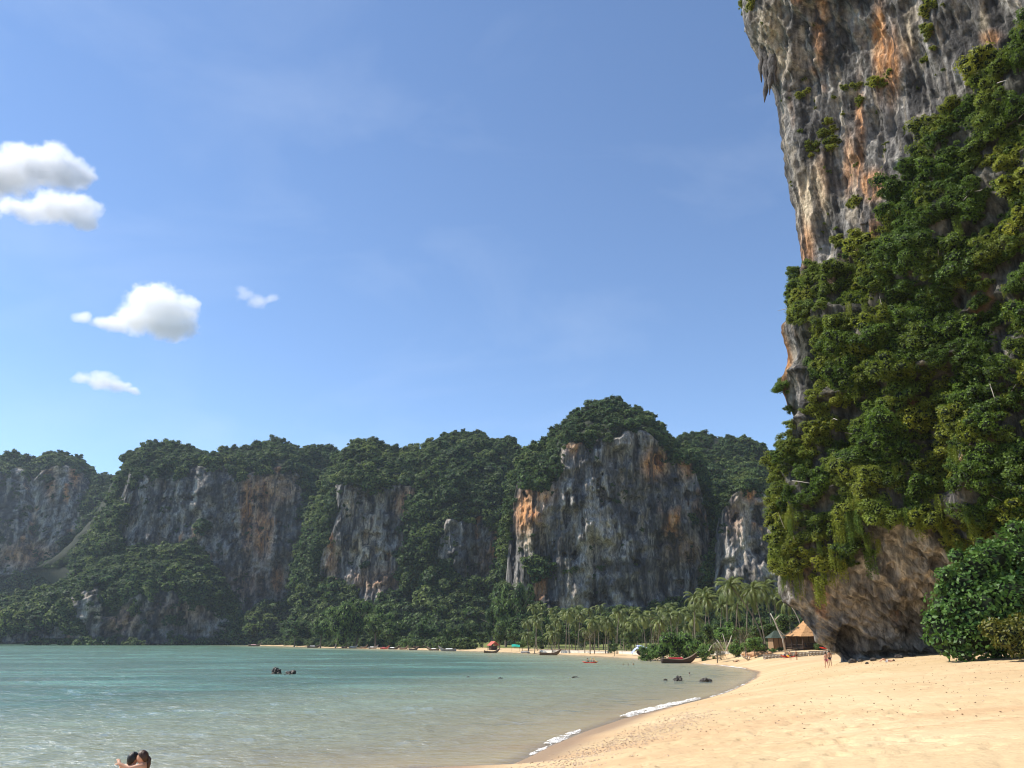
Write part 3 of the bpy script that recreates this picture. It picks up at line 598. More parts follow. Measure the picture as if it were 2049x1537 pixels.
veg = ~bare & (Z > 2)
soil = np.array([.040, .040, .026]); col = np.where(veg[..., None], soil + .35 * (col - soil), col)
me = npmesh('overhanging_cliff', P.reshape(-1, 3), gridfaces(nr, nc))
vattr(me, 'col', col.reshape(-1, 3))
tag(link('overhanging_cliff', me, MAT['rock_near']), 'tall overhanging limestone cliff streaked orange and grey beside the beach', None, None, 'structure')
A_ = np.linalg.norm(np.cross(P[1:, :-1] - P[:-1, :-1], P[:-1, 1:] - P[:-1, :-1]), axis=-1)
vis = ((u0 > 1450) & (u0 < 2140) & (v0 > -60))[:-1, :-1]
def pickpts(wgt, n):
    k = rng.choice(wgt.size, n, p=wgt.ravel() / wgt.sum()); return P[:-1, :-1].reshape(-1, 3)[k], Nn[:-1, :-1].reshape(-1, 3)[k], u0[:-1, :-1].ravel()[k], v0[:-1, :-1].ravel()[k]
W1 = A_ * veg[:-1, :-1] * np.where(vis, 1, .12)
n1_ = 4300; a_, na_, ua, va = pickpts(W1, n1_)
s_ = np.clip(np.exp(rng.normal(math.log(1.0), .42, n1_)), .35, 2.1) * KN * np.where(va > 1060, .8, 1)
ok_ = ~((ua < 1632) & (va > 650) & (va < 870)) | (rng.random(n1_) < .12); a_, na_, ua, va, s_ = a_[ok_], na_[ok_], ua[ok_], va[ok_], s_[ok_]; s_ = np.where(ua < 1650, np.minimum(s_, 1.25 * KN), s_); n1_ = len(ua)
dense = fbm(sc3(a_ / KN, 5), 2, 461); tin = np.clip(.14 + .9 * fbm(sc3(a_ / KN, 4.5), 2, 463) + rng.normal(0, .15, n1_), 0, 1)
for (bu, bv, ru, rv, st) in [(2010, 330, 45, 40, .7), (1640, 1110, 40, 40, .5), (1680, 810, 40, 30, .4), (1560, 1100, 30, 60, .35), (1650, 560, 50, 40, .3), (1990, 110, 50, 60, .25)]:
    tin = np.clip(tin + st * np.exp(-((ua - bu) / ru) ** 2 - ((va - bv) / rv) ** 2), 0, 1)
a_ = a_ + na_ * (s_ * rng.uniform(-.1, .75, n1_))[:, None]
W2 = A_ * tuft[:-1, :-1] * vis; n2_ = 230; c_, nc_, uc_, vc_ = pickpts(W2, n2_); s2 = KN * rng.uniform(.35, .85, n2_); c_ = c_ + nc_ * (s2 * .4)[:, None]
W3 = A_ * (bare & ~tuft & (v0 < 540))[:-1, :-1] * vis * (fbm(sc3(P[:-1, :-1] / KN, 2.5), 2, 467) > .3); n3_ = 110; d_, nd_, ud, vd = pickpts(W3, n3_); s3_ = KN * rng.uniform(.15, .4, n3_)
# trees leaning out along the left edge and crowns along the lower skirt
E_ = [at(u_ + 12, v_, YT - q_) for u_, v_, q_ in [(1600, 560, 1), (1592, 585, 0), (1585, 610, 0), (1596, 640, 1), (1590, 900, 1), (1575, 915, 0), (1572, 930, 1), (1560, 965, 1), (1548, 985, 0), (1540, 1010, 1), (1545, 1040, 1), (1550, 1070, 2), (1556, 1110, 2), (1552, 1140, 2), (1570, 1140, 3), (1590, 1130, 3), (1565, 1000, 2), (1575, 950, 2), (1540, 1030, 1), (1560, 1090, 3)]]
E_ = np.array(E_); sE = KN * rng.uniform(1.0, 1.8, len(E_))
ap = np.concatenate([a_, c_, d_, E_]); as_ = np.concatenate([s_, s2, s3_, sE]); at_ = np.concatenate([tin, rng.uniform(.3, .9, n2_), rng.uniform(.1, .7, n3_), rng.uniform(.2, .7, len(E_))]); n = len(ap)
ro = np.stack([rng.normal(0, .35, n), rng.normal(0, .35, n), rng.uniform(0, 6.28, n)], 1)
tag(scatter('cliff_vegetation', ap, as_, ro, rng.integers(0, 5, n), at_, NEAR_BUSH), 'bushes and small trees smothering the overhanging cliff', None, None, 'stuff')
# hanging creepers
def vine_mesh(seed):
    r = np.random.default_rng(seed); C = []
    for k in range(16):
        x, y = r.normal(0, .38, 2); L = r.uniform(.45, 1.0); m = int(70 * L)
        t = np.linspace(0, L, m); C.append(np.stack([x + .10 * np.sin(3 * t + k), y + 0 * t, -t * 1.0], 1) * [1, 1, 3.6] + r.normal(0, .07, (m, 3)))
    C = np.concatenate(C); D = r.normal(0, 1, C.shape); V_, F_, L_ = leaves(C, D, .17, r, .2, .4, .5)
    me = npmesh('creeper', V_, F_, False); vattr(me, 'lv', L_); me.materials.append(MAT['leaf_near']); return me
VN = [vine_mesh(500 + k) for k in range(3)]
W4 = A_ * (veg[:-1, :-1] & (v0[:-1, :-1] > 985) & (v0[:-1, :-1] < 1180) & (u0[:-1, :-1] < 1960)) * vis; e_, ne_, ue, ve = pickpts(W4, 170)
W5 = A_ * (veg[:-1, :-1] & (v0[:-1, :-1] < 985) & (u0[:-1, :-1] > 1655)) * vis; g_, ng_, ug, vg = pickpts(W5, 260)
vp = np.concatenate([e_ + ne_ * 1.1, g_ + ng_ * 1.0]); n = len(vp)
tv = np.clip(np.where(np.concatenate([ue, ug]) < 1700, .4, .25) + rng.normal(0, .2, n), 0, 1)
tag(scatter('creepers', vp, KN * rng.uniform(.35, .85, n), np.stack([0 * vp[:, 0], 0 * vp[:, 0], rng.uniform(0, 6.28, n)], 1), rng.integers(0, 3, n), tv, VN), 'leafy creepers hanging down the overhanging cliff', None, None, 'stuff')
# pale bare branches sticking out of the greenery
mb = MB(); b_, nb_, ub, vb = pickpts(A_ * veg[:-1, :-1] * vis, 90)
for k in range(90):
    p = Vector(b_[k]) + Vector(nb_[k]) * 1.2; d = Vector((random.gauss(-.2, .7), random.gauss(-.5, .3), random.gauss(-.2, .7))).normalized(); L = random.uniform(.8, 3.0); sg = Vector((random.gauss(0, .25), 0, random.gauss(0, .3)))
    mb.tube([p, p + d * L * .35 + sg * .3, p + d * L * .7 + sg, p + d * L + sg * 1.6], [.05, .045, .03, .012], 4, False)
o = mb.build('branches', MAT['pale_wood']); tag(o, 'pale bare branches poking out of the cliff greenery', None, None, 'stuff')
# ------------------------------------------------------------------ materials of the things
MAT['thatch'] = simple('thatch', (.40, .23, .11), .9, .35, 6, .1, .6, (1, 1, 1))
MAT['dark_wood'] = simple('dark_wood', (.075, .050, .035), .8, .4, 4, .2, .3, (1, 1, .3))
MAT['bamboo'] = simple('bamboo_wall', (.26, .17, .10), .8, .35, 5, .2, .4, (6, 6, .4))
MAT['green_roof'] = simple('green_roof', (.045, .065, .05), .8, .3, 3)
MAT['red_roof'] = simple('red_sheet_roof', (.50, .11, .07), .6, .25, 2)
MAT['teal_tarp'] = simple('teal_tarp', (.02, .36, .26), .5, .15, 2)
MAT['blue_tarp'] = simple('blue_white_tarp', (.42, .50, .72), .5, .35, 1.2)
MAT['stone'] = simple('wall_stone', (.42, .37, .31), .9, .35, 3, .1, .5)
MAT['render'] = simple('pale_render', (.62, .58, .50), .9, .2, 2, .1, .3)
MAT['hull'] = simple('weathered_hull', (.20, .12, .07), .65, .35, 4, .3, .2, (.4, 2, 2))
MAT['hull_dark'] = simple('dark_hull', (.07, .045, .035), .6, .35, 4, .3, .2, (.4, 2, 2))
MAT['hull_red'] = simple('red_hull', (.45, .07, .05), .55, .3, 4)
MAT['hull_grey'] = simple('grey_hull', (.32, .29, .26), .7, .3, 4)
MAT['deck'] = simple('deck_boards', (.42, .33, .24), .7, .25, 5, .3, .2, (.3, 4, 1))
MAT['red_cloth'] = simple('crimson_canopy', (.36, .018, .03), .7, .2, 5)
MAT['white_cloth'] = simple('white_canopy', (.72, .70, .66), .7, .15, 5)
MAT['pink_cloth'] = simple('pink_canopy', (.60, .32, .32), .7, .2, 5)
MAT['metal'] = simple('engine_metal', (.04, .04, .045), .4, .3, 6, .5)
MAT['kayak'] = simple('red_plastic', (.72, .045, .02), .35, .12, 3, .5, .02)
MAT['yellow_plastic'] = simple('yellow_plastic', (.75, .42, .03), .4, .1, 3)
MAT['skin'] = simple('skin', (.56, .32, .21), .55, .10, 4, .4, .03)
MAT['skin_tan'] = simple('tanned_skin', (.40, .20, .12), .55, .12, 4, .4, .03)
MAT['hair_black'] = simple('black_hair', (.010, .008, .007), .45, .4, 30, .4, .5, (1, 1, .2))
MAT['hair_brown'] = simple('brown_hair', (.050, .022, .012), .45, .4, 30, .4, .5, (1, 1, .2))
MAT['pink_suit'] = simple('pink_swimwear', (.55, .12, .16), .7, .2, 6)
MAT['dark_suit'] = simple('dark_swimwear', (.02, .02, .03), .7, .2, 6)
MAT['white_suit'] = simple('white_swimwear', (.72, .70, .68), .7, .1, 6)
MAT['wet_rock'] = simple('wet_dark_rock', (.045, .036, .028), .6, .6, 4, .4, .8)
MAT['pebble'] = simple('shell_pebble', (.55, .42, .30), .8, .5, 2)
MAT['litter'] = simple('leaf_litter', (.20, .13, .08), .9, .4, 2)
b = NB('sea_foam'); n_ = b.noise(b.pos(7, 7, 7), 1, 4, .6)
tr_f = b.n('BsdfTransparent'); mf = b.n('MixShader'); b.link(b.mr(b.noise(b.pos(16, 16, 16), 1, 4, .65), .38, .58, .12, 1), mf.inputs[0]); b.link(tr_f.outputs[0], mf.inputs[1]); b.link(b.bsdf((.84, .83, .80), .8, .2, b.bump(n_, .9, .08)), mf.inputs[2])
MAT['foam'] = b.done(mf.outputs[0])

def place(u, Y):
    x = (u - 1024.5) / FPX * Y / ray(u, 1281)[1]
    return Vector((x, Y, max(gz(x, Y), 0)))
def pxm(p): return p.y / FPX                                   # metres per photo pixel at a point's depth

# ------------------------------------------------------------------ trees
def branchy(H, seed, r0=.2, lean=(0, 0), n=5, spread=.45):
    r = random.Random(seed); mb = MB()
    top = Vector((lean[0], lean[1], H * .62)); mid = top * .5 + Vector((r.uniform(-.06, .06) * H, r.uniform(-.06, .06) * H, 0))
    mb.tube([(0, 0, -.4), (0, 0, .15), mid, top], [r0 * 1.35, r0, r0 * .75, r0 * .45], 8)
    for k in range(n):
        a = k * 2.4 + r.uniform(-.4, .4); t = r.uniform(.35, .9); s = mid.lerp(top, t)
        e = s + Vector((math.cos(a) * spread * H * .6, math.sin(a) * spread * H * .6, H * r.uniform(.12, .3)))
        mb.tube([s, s.lerp(e, .5) + Vector((0, 0, .03 * H)), e], [r0 * .4, r0 * .28, r0 * .08], 5)
    return mb
TREE_CROWNS = {}
def crown_for(kind, k):
    key = (kind, k)
    if key not in TREE_CROWNS:
        flat = {'leaf_far': .95, 'leaf_tree': .9, 'leaf_shore': .7, 'leaf_dry': .9}[kind]
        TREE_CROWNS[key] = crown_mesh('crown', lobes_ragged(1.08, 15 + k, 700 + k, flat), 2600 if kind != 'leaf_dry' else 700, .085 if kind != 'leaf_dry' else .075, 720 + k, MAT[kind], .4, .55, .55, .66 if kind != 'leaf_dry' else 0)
    return TREE_CROWNS[key]
def tree(name, label, u, Y, vtop, wpx, kind, seed, low=.18, group=None, cat='tree', vb=None, zs=1.0):
    p = place(u, Y) if vb is None else gpx(u, vb)
    H = float(at(u, vtop, p.y)[2]) - p.z; Wd = wpx * pxm(p)
    t = empty(name, p, random.uniform(0, 6.28)); tag(t, label, cat, group)
    branchy(H, seed, max(.06, H * .022)).build('trunk', MAT['bark'], t, True)
    c = link('crown', crown_for(kind, seed % 3), None, t); ch = H * (1 - low)
    c.location = (0, 0, H - ch * .52); c.scale = (Wd * .5, Wd * .5, ch * .56 * zs)
    if low == 0: c.location = (0, 0, H * .34); c.scale = (Wd * .52, Wd * .52, H * .72)
    return t
L_ = 'broad leafy tree at the water side foot of the tawny headland, '
for k, (u, Y, vt, wp, txt) in enumerate([(642, 545, 1228, 52, 'at the left edge of the clump'), (672, 530, 1208, 62, 'second from the left in the clump, bright olive'), (712, 535, 1186, 74, 'the tallest one in the middle of the clump'),
        (752, 520, 1212, 66, 'bright green one right of the tallest'), (786, 515, 1238, 58, 'lowest one at the right end of the clump')]):
    tree('broadleaf_tree', L_.replace(', ', ': ') + txt if False else 'shore tree below the tawny headland, ' + txt, u, Y, vt, wp, 'leaf_tree', 30 + k, .02, 'trees at the foot of the tawny headland')
tree('conifer_like_tree', 'slim dark tree standing behind the beached boats', 896, 450, 1252, 22, 'leaf_far', 41, .065)
tree('round_bush', 'small round bush on the sand behind the beached boats', 890, 430, 1279, 20, 'leaf_tree', 42, .0, None, 'bush')
tree('round_bush', 'bright green bush behind the red beached boat', 812, 480, 1276, 18, 'leaf_shore', 43, .0, None, 'bush')
for k, (u, Y, vt, wp, kd, txt) in enumerate([(985, 470, 1205, 42, 'leaf_far', 'tall dark tree left of the palm grove, above the red roofed hut'), (1012, 455, 1175, 50, 'leaf_tree', 'tall tree against the left corner of the great grey cliff'), (1042, 450, 1160, 56, 'leaf_far', 'tallest dark tree at the left corner of the great grey cliff'),
        (1000, 430, 1235, 44, 'leaf_tree', 'middle sized tree over the red roofed hut'), (1030, 415, 1248, 40, 'leaf_tree', 'rounded tree above the teal tarpaulin'), (965, 440, 1262, 26, 'leaf_tree', 'small tree left of the red roofed hut'), (1060, 385, 1262, 34, 'leaf_tree', 'bushy tree at the left end of the low pale wall'),
        (1045, 365, 1277, 34, 'leaf_shore', 'low shrub beside the teal tarpaulin'), (1078, 370, 1272, 30, 'leaf_tree', 'low dark shrub under the first palms'), (938, 470, 1240, 46, 'leaf_far', 'dark shady tree between the boats and the red roofed hut'), (850, 520, 1238, 60, 'leaf_far', 'dark shady tree under the orange rock foot'), (590, 640, 1238, 70, 'leaf_far', 'dark tree on the far shore left of the bright clump')]):
    tree('broadleaf_tree', txt, u, Y, vt, wp, kd, 50 + k, .02, 'trees along the far shore', 'shrub' if 'shrub' in txt else 'tree')
for k in range(16):       # understory behind the palms
    u = 1075 + k * 22 + random.uniform(-5, 5)
    tree('understory_tree', 'shady broadleaf tree among the palm trunks of the grove', u, 375 - .25 * (u - 1060) + random.uniform(0, 20), random.uniform(1238, 1262), random.uniform(34, 46), 'leaf_tree', 80 + k, .12, 'understory of the palm grove')
for k in range(20):       # the dark back row closing the grove
    u = 1040 + k * 26
    tree('understory_tree', 'dark tree at the back of the palm grove against the cliff', u, 440 - .3 * (u - 1040), random.uniform(1225, 1245), random.uniform(46, 60), 'leaf_far', 80 + k, .02, 'back row of the palm grove')
# mound of green scrub on the upper beach
for k, (u, Y, vt, wp, txt) in enumerate([(1300, 216, 1282, 44, 'low left end of the green scrub mound'), (1326, 212, 1268, 58, 'green scrub left of the highest part of the mound'), (1356, 208, 1254, 66, 'highest bush of the green scrub mound behind the red canopied boat'), (1386, 206, 1268, 50, 'right end of the green scrub mound')]):
    tree('scrub_bush', txt, u, Y, vt, wp, 'leaf_shore', 110 + k, .0, 'scrub mound on the upper beach', 'bush', None, .9)
for k, (u, Y, vt, wp, kd, txt) in enumerate([(1418, 200, 1245, 46, 'leaf_tree', 'sparse green tree just right of the scrub mound'), (1432, 180, 1274, 40, 'leaf_dry', 'dry shrub beside the twisted beach trees'), (1462, 195, 1240, 64, 'leaf_shore', 'wide pale green beach tree under the tallest palms'), (1490, 178, 1250, 56, 'leaf_dry', 'straw coloured thin tree under the tallest palms'), (1508, 172, 1268, 46, 'leaf_shore', 'green beach tree left of the small hut'),
        (1525, 190, 1240, 60, 'leaf_tree', 'shady tree behind the small green roofed hut'), (1570, 188, 1225, 66, 'leaf_tree', 'dark tree behind the thatched pavilion'), (1322, 262, 1222, 48, 'leaf_dry', 'pale leafless looking tree in front of the palm grove'), (1180, 290, 1250, 34, 'leaf_dry', 'brownish thin tree in the middle of the palm grove'), (1262, 280, 1262, 34, 'leaf_tree', 'green tree left of the blue and white tarpaulin'), (1228, 262, 1284, 24, 'leaf_far', 'dark squat bush on the sand before the low pale wall')]):
    tree('beach_tree', txt, u, Y, vt, wp, kd, 130 + k, .16, 'beach trees right of the grove', 'tree')

for k, (u, Y, vt, wp, kd, txt) in enumerate([(1412, 192, 1282, 34, 'leaf_shore', 'low green shrub right of the scrub mound'), (1440, 186, 1280, 30, 'leaf_dry', 'low straw coloured shrub among the twisted beach trees'), (1470, 184, 1276, 38, 'leaf_shore', 'rounded green shrub behind the twisted beach trees'), (1500, 180, 1280, 36, 'leaf_shore', 'green shrub left of the bleached driftwood root'),
        (1522, 178, 1284, 30, 'leaf_tree', 'dark green shrub in front of the leaning palm trunk'), (1545, 174, 1296, 20, 'leaf_shore', 'small shrub in front of the bamboo hut'), (1562, 176, 1294, 18, 'leaf_tree', 'small dark shrub at the foot of the bleached dead tree'), (1636, 172, 1284, 22, 'leaf_tree', 'leafy shrub under the pavilion eave near the cliff')]):
    tree('shrub', txt, u, Y, vt, wp, kd, 160 + k, .0, 'shrubs on the upper beach', 'shrub')
# palms
def frond_geo(L, el, seed, droop=1.0, nl=13, wl=.14):
    r = random.Random(seed); V_, F_ = [], []
    pts = []; p = Vector((0, 0, 0)); a = el
    for i in range(nl + 1):
        pts.append(p.copy()); p = p + Vector((math.cos(a), 0, math.sin(a))) * (L / nl); a -= droop * (1.5 / nl) * (1 + i / nl)
    for i in range(nl):
        p0, p1 = pts[i], pts[i + 1]; o = len(V_); w_ = .022 * (1 - i / nl) + .008
        V_ += [p0 + Vector((0, -w_, 0)), p0 + Vector((0, w_, 0)), p1 + Vector((0, w_ * .8, 0)), p1 + Vector((0, -w_ * .8, 0))]; F_.append((o, o + 1, o + 2, o + 3))
        if i == 0: continue
        t = (p1 - p0).normalized(); ll = L * .24 * math.sin(math.pi * (i + .6) / (nl + 1)) ** .6
        for s in (-1, 1):
            for q in (0, .5):
                b0 = p0.lerp(p1, q); d = (t * .55 + Vector((0, s * 1.0, -.42 - r.uniform(0, .3)))).normalized(); e = b0 + d * ll * r.uniform(.85, 1.1); e.z -= ll * .12; o = len(V_)
                V_ += [b0 - t * wl * L * .16, b0 + t * wl * L * .16, e]; F_.append((o, o + 1, o + 2))
    return V_, F_
def frond_mesh(L, el, seed, droop):
    V_, F_ = frond_geo(L, el, seed, droop); me = bpy.data.meshes.new('frond'); me.from_pydata([tuple(v) for v in V_], [], F_); me.update()
    vattr(me, 'lv', np.clip(np.random.default_rng(seed).normal(.45, .22, len(V_)), 0, 1)); me.materials.append(MAT['palm']); return me
def palm_crown(seed, L=1.0, n=19):
    r = random.Random(seed); V_, F_, lv = [], [], []
    for k in range(n):
        a = k * 2.399 + r.uniform(-.25, .25); el = 1.25 - 1.75 * (k / (n - 1)) + r.uniform(-.15, .15)
        v, f = frond_geo(L * r.uniform(.85, 1.1), el, seed * 50 + k, r.uniform(.8, 1.25)); o = len(V_); ca, sa = math.cos(a), math.sin(a)
        sw = Vector((.10, -.12, 0))
        for q in v:
            d_ = q.length; V_.append((q.x * ca - q.y * sa + sw.x * d_ * d_, q.x * sa + q.y * ca + sw.y * d_ * d_, q.z))
        F_ += [tuple(o + i for i in g) for g in f]; lv += [min(1, max(0, r.gauss(.45 if k < n * .75 else .7, .2)))] * len(v)
    me = bpy.data.meshes.new('crown'); me.from_pydata(V_, [], F_); me.update(); vattr(me, 'lv', np.array(lv)); me.materials.append(MAT['palm']); return me
PALM_CROWNS = [palm_crown(900 + k) for k in range(5)]
FRONDS = [frond_mesh(1.0, el, 950 + i, dr) for i, (el, dr) in enumerate([(1.2, .9), (.9, 1.0), (.6, 1.05), (.25, 1.1), (-.15, 1.0), (-.5, .7)])]
def palm(label, u, Y, vc, seed, lean=0.0, group=None, fronds=False, Lf=4.2):
    r = random.Random(seed); p = place(u, Y); top = Vector(at(u + lean, vc, Y)); H = top.z - p.z
    t = empty('palm_tree', p); tag(t, label, 'palm', group)
    tl = Vector((top.x - p.x, r.uniform(-.04, .04) * H, H)); cv = Vector((r.uniform(-.03, .03) * H - tl.x * .22, 0, 0))
    pts = [Vector((0, 0, -.3)), Vector((0, 0, 0))] + [tl * q + cv * math.sin(q * math.pi) for q in (.2, .4, .6, .8, 1.0)]
    tk = MB().tube(pts, [.24, .20, .15, .135, .125, .115, .11], 7).build('trunk', MAT['palm_bark'], t, True)
    if fronds:
        for k in range(18):
            f = link('frond', FRONDS[min(5, k // 3)], None, t); f.location = tl; f.rotation_euler = (0, 0, k * 2.399 + r.uniform(-.2, .2)); s = Lf * r.uniform(.85, 1.1); f.scale = (s, s, s)
    else:
        c = link('crown', PALM_CROWNS[seed % 5], None, t); c.location = tl; c.rotation_euler = (0, 0, r.uniform(-.5, .5)); s = Lf * r.uniform(.85, 1.1); c.scale = (s, s, s)
    return t
k = 0
for row, (n, dY, va, vb_) in enumerate([(21, 0, 1232, 1262), (20, 35, 1222, 1245), (18, 70, 1218, 1238)]):
    for i in range(n):
        u = 1058 + (i + random.uniform(-.35, .35)) * 345 / n + row * 5; rise = (u - 1058) / 345 * 6
        palm('coconut palm in the ' + ('front', 'middle', 'back')[row] + ' row of the dense grove below the great grey cliff', u, 335 - .27 * (u - 1058) + dY + random.uniform(-8, 8), random.uniform(va - 6, vb_ + 10) - rise, k, random.uniform(-7, 7), 'palms of the dense grove'); k += 1
NP = [(1392, 228, 1196, -2, 'tall palm at the right end of the dense grove, crown above the bare tree'), (1408, 222, 1200, 6, 'palm with a yellowish crown right of the bare tree'), (1424, 224, 1188, -14, 'palm whose crown leans left beside the cliff foot'), (1452, 205, 1176, 0, 'tallest palm of the right hand group, broad drooping crown'), (1530, 178, 1172, -70, 'palm with a long trunk leaning far to the left'),
      (1472, 212, 1182, 6, 'palm just right of the tallest crown'), (1494, 208, 1186, 4, 'slim palm behind the long leaning trunk'), (1532, 182, 1180, -26, 'straight pale trunked palm left of the small hut'), (1545, 192, 1178, -18, 'palm half hidden behind the overhanging cliff edge'), (1512, 215, 1200, -6, 'shorter palm behind the bleached dead tree'),
      (1560, 205, 1192, -12, 'palm above the small green roofed hut'), (1585, 200, 1200, -8, 'palm behind the thatched pavilion roof'), (1440, 235, 1210, 5, 'low palm in the gap left of the tallest palm'), (1480, 230, 1215, -6, 'low palm under the right hand palm crowns')]
for i, (u, Y, vc, ln, txt) in enumerate(NP): palm(txt, u, Y, vc, 300 + i, ln, 'tall palms right of the grove', True, 4.4)

# bleached dead trunks
def deadwood(label, segs, cat='dead tree', name='dead_tree'):
    p0 = segs[0][0]; base = Vector(at(p0[0], p0[1], p0[2])); org = base.copy(); dz = gz(base.x, base.y) - base.z; base = base + Vector((0, 0, dz - .15 if abs(dz) < 1.6 else 0)); t = empty(name, base); tag(t, label, cat)
    for i, s in enumerate(segs):
        pts = [Vector(at(*q[:3])) - org for q in s]; MB().tube(pts, [q[3] * .7 for q in s], 6).build('trunk' if i == 0 else 'branch', MAT['pale_wood'], t, True)
deadwood('bleached forked dead tree leaning left of the thatched pavilion', [[(1571, 1302, 173, .30), (1566, 1275, 173, .26), (1556, 1255, 173, .24), (1549, 1238, 173, .20), (1541, 1224, 173, .12)], [(1550, 1238, 173, .16), (1554, 1233, 172, .13), (1559, 1228, 172, .10)], [(1557, 1256, 173, .14), (1570, 1268, 174, .07), (1574, 1274, 174, .04)]])
deadwood('straight pale pole leaning behind the thatched roof', [[(1604, 1258, 184, .16), (1598, 1240, 184, .15), (1590, 1224, 184, .14), (1581, 1210, 184, .12)]], 'pole', 'leaning_pole')
deadwood('grey driftwood log with a raised root on the upper beach', [[(1500, 1306, 172, .3), (1488, 1300, 172, .22), (1480, 1294, 172, .1)], [(1499, 1312, 173, .15), (1498, 1300, 173, .12), (1498, 1296, 173, .08)], [(1500, 1306, 172, .25), (1520, 1309, 172, .18), (1530, 1309, 172, .1)]], 'driftwood', 'driftwood_log')
deadwood('twisted bare beach tree with several leaning trunks', [[(1452, 1302, 176, .22), (1460, 1285, 176, .18), (1464, 1272, 176, .12)], [(1448, 1302, 176, .2), (1440, 1288, 176, .15), (1434, 1280, 176, .1)], [(1456, 1302, 177, .18), (1450, 1282, 177, .14), (1446, 1268, 177, .07)]])
deadwood('dark slanting trunks of the dry beach shrub', [[(1418, 1303, 184, .18), (1424, 1292, 184, .14), (1434, 1284, 184, .08)], [(1442, 1303, 184, .16), (1438, 1294, 184, .12), (1430, 1286, 184, .07)]])

# ------------------------------------------------------------------ big beach tree and shrub at the right
def px_lobes(lst, base):
    return [(tuple(np.array(at(u, v, base.y + dy)) - np.array(base)), (r_ * pxm(base), r_ * pxm(base) * 1.05, r_ * pxm(base) * .92)) for u, v, dy, r_ in lst]
bp = gpx(1965, 1318)
t = empty('sea_almond_tree', bp); tag(t, 'big glossy green beach tree in front of the overhanging cliff at the right edge', 'tree')
lob = [(1990, 1215, 0, 75), (2060, 1160, 1, 80), (2030, 1110, 1, 55), (1985, 1120, 0, 42), (1950, 1140, -.5, 42), (1925, 1175, -1, 42), (1900, 1215, -1, 42), (1885, 1255, -1.5, 36), (1905, 1290, -2, 30), (1950, 1270, -2.5, 45), (1960, 1215, -2.5, 48), (2020, 1190, -2, 48), (2010, 1250, -2, 46), (2065, 1080, 0, 40), (2110, 1200, 0, 90), (2150, 1100, 2, 80), (2090, 1270, -2, 50), (1935, 1235, -2.6, 36), (1990, 1290, -1, 36), (2040, 1285, -.5, 38)]
rl = random.Random(5)
for k_ in range(90):
    q = lob[rl.randrange(20)]; a_ = rl.uniform(0, 6.28); lob.append((q[0] + q[3] * 1.06 * math.cos(a_), max(1045, q[1] + q[3] * 1.0 * math.sin(a_)) if q[1] < 1280 else q[1] - 8, q[2] - rl.uniform(0, 1.6), rl.uniform(6, 20)))
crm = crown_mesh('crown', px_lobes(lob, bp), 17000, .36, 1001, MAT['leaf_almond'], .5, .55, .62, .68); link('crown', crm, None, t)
mb = MB(); mb.tube([(1.5, .5, -.5), (1.4, .4, 1.2), (2.0, .4, 3.2), (2.6, .3, 5.5)], [.34, .30, .24, .15], 9); tr_ = mb.build('trunk', MAT['bark'], t, True)
for q in ((-2.5, -.4, 3.2), (.5, -.8, 5.4), (4.6, .2, 4.4), (-1.2, -1, 2.0)): MB().tube([(1.6, .4, 1.4), Vector((1.6, .4, 1.6)).lerp(Vector(q), .5) + Vector((0, 0, .4)), q], [.16, .11, .05], 6).build('branch', MAT['bark'], t, True)
bp2 = gpx(2035, 1318); bp2.y -= 3.5; bp2.x = (2035 - 1024.5) / FPX * bp2.y; bp2.z = gz(bp2.x, bp2.y)
t = empty('yellowing_shrub', bp2); tag(t, 'low yellowing shrub in front of the glossy beach tree', 'shrub')
lob = [(2020, 1268, 0, 30), (2050, 1262, 0, 36), (1985, 1258, 0, 22), (2035, 1292, -.4, 24), (2075, 1285, 0, 34), (2005, 1280, -.5, 20)]
MAT['leaf_yellow'] = leaf_mat('yellowing_leaf', (.085, .105, .015), (.24, .22, .03), (.3, .25, .03), .3)
link('crown', crown_mesh('crown', px_lobes(lob, bp2), 2600, .26, 1003, MAT['leaf_yellow'], .5, .6, .5, .6), None, t)
MB().tube([(.3, 0, -.3), (.2, 0, .6), (.4, .1, 1.4)], [.09, .07, .04], 6).build('stem', MAT['bark'], t, True)

# stalactites under the top corner of the overhang
for i, (u, v0_, v1_, w_, dy) in enumerate([(1532, 108, 205, 9, 0), (1543, 118, 190, 8, -1), (1525, 112, 165, 6, .5), (1550, 130, 172, 6, -1.2), (1537, 120, 160, 6, .8)]):
    n_ = 12; pts, rad = [], []
    for k in range(n_):
        q = k / (n_ - 1); pts.append(Vector(at(u + 3 * math.sin(q * 4 + i), v0_ - 22 + (v1_ - v0_ + 22) * q, YT - 1.6 + dy))); rad.append(max(.05, w_ * KN * .095 * (1 - q) ** .7 * (1 + .35 * math.sin(q * 17 + i * 2))))
    me = MB().tube(pts, rad, 9).mesh('stalactite', True)
    nv_ = len(me.vertices); vattr(me, 'col', np.tile(np.array([.10, .09, .085]), (nv_, 1)))
    tag(link('stalactite', me, MAT['rock_near']), ['longest dark stalactite under the top corner of the cliff', 'thick dark stalactite just right of the longest one', 'short leftmost stalactite under the cliff corner', 'short rightmost stalactite under the cliff corner', 'stubby stalactite between the two long ones'][i], 'stalactite', 'stalactites under the cliff corner')

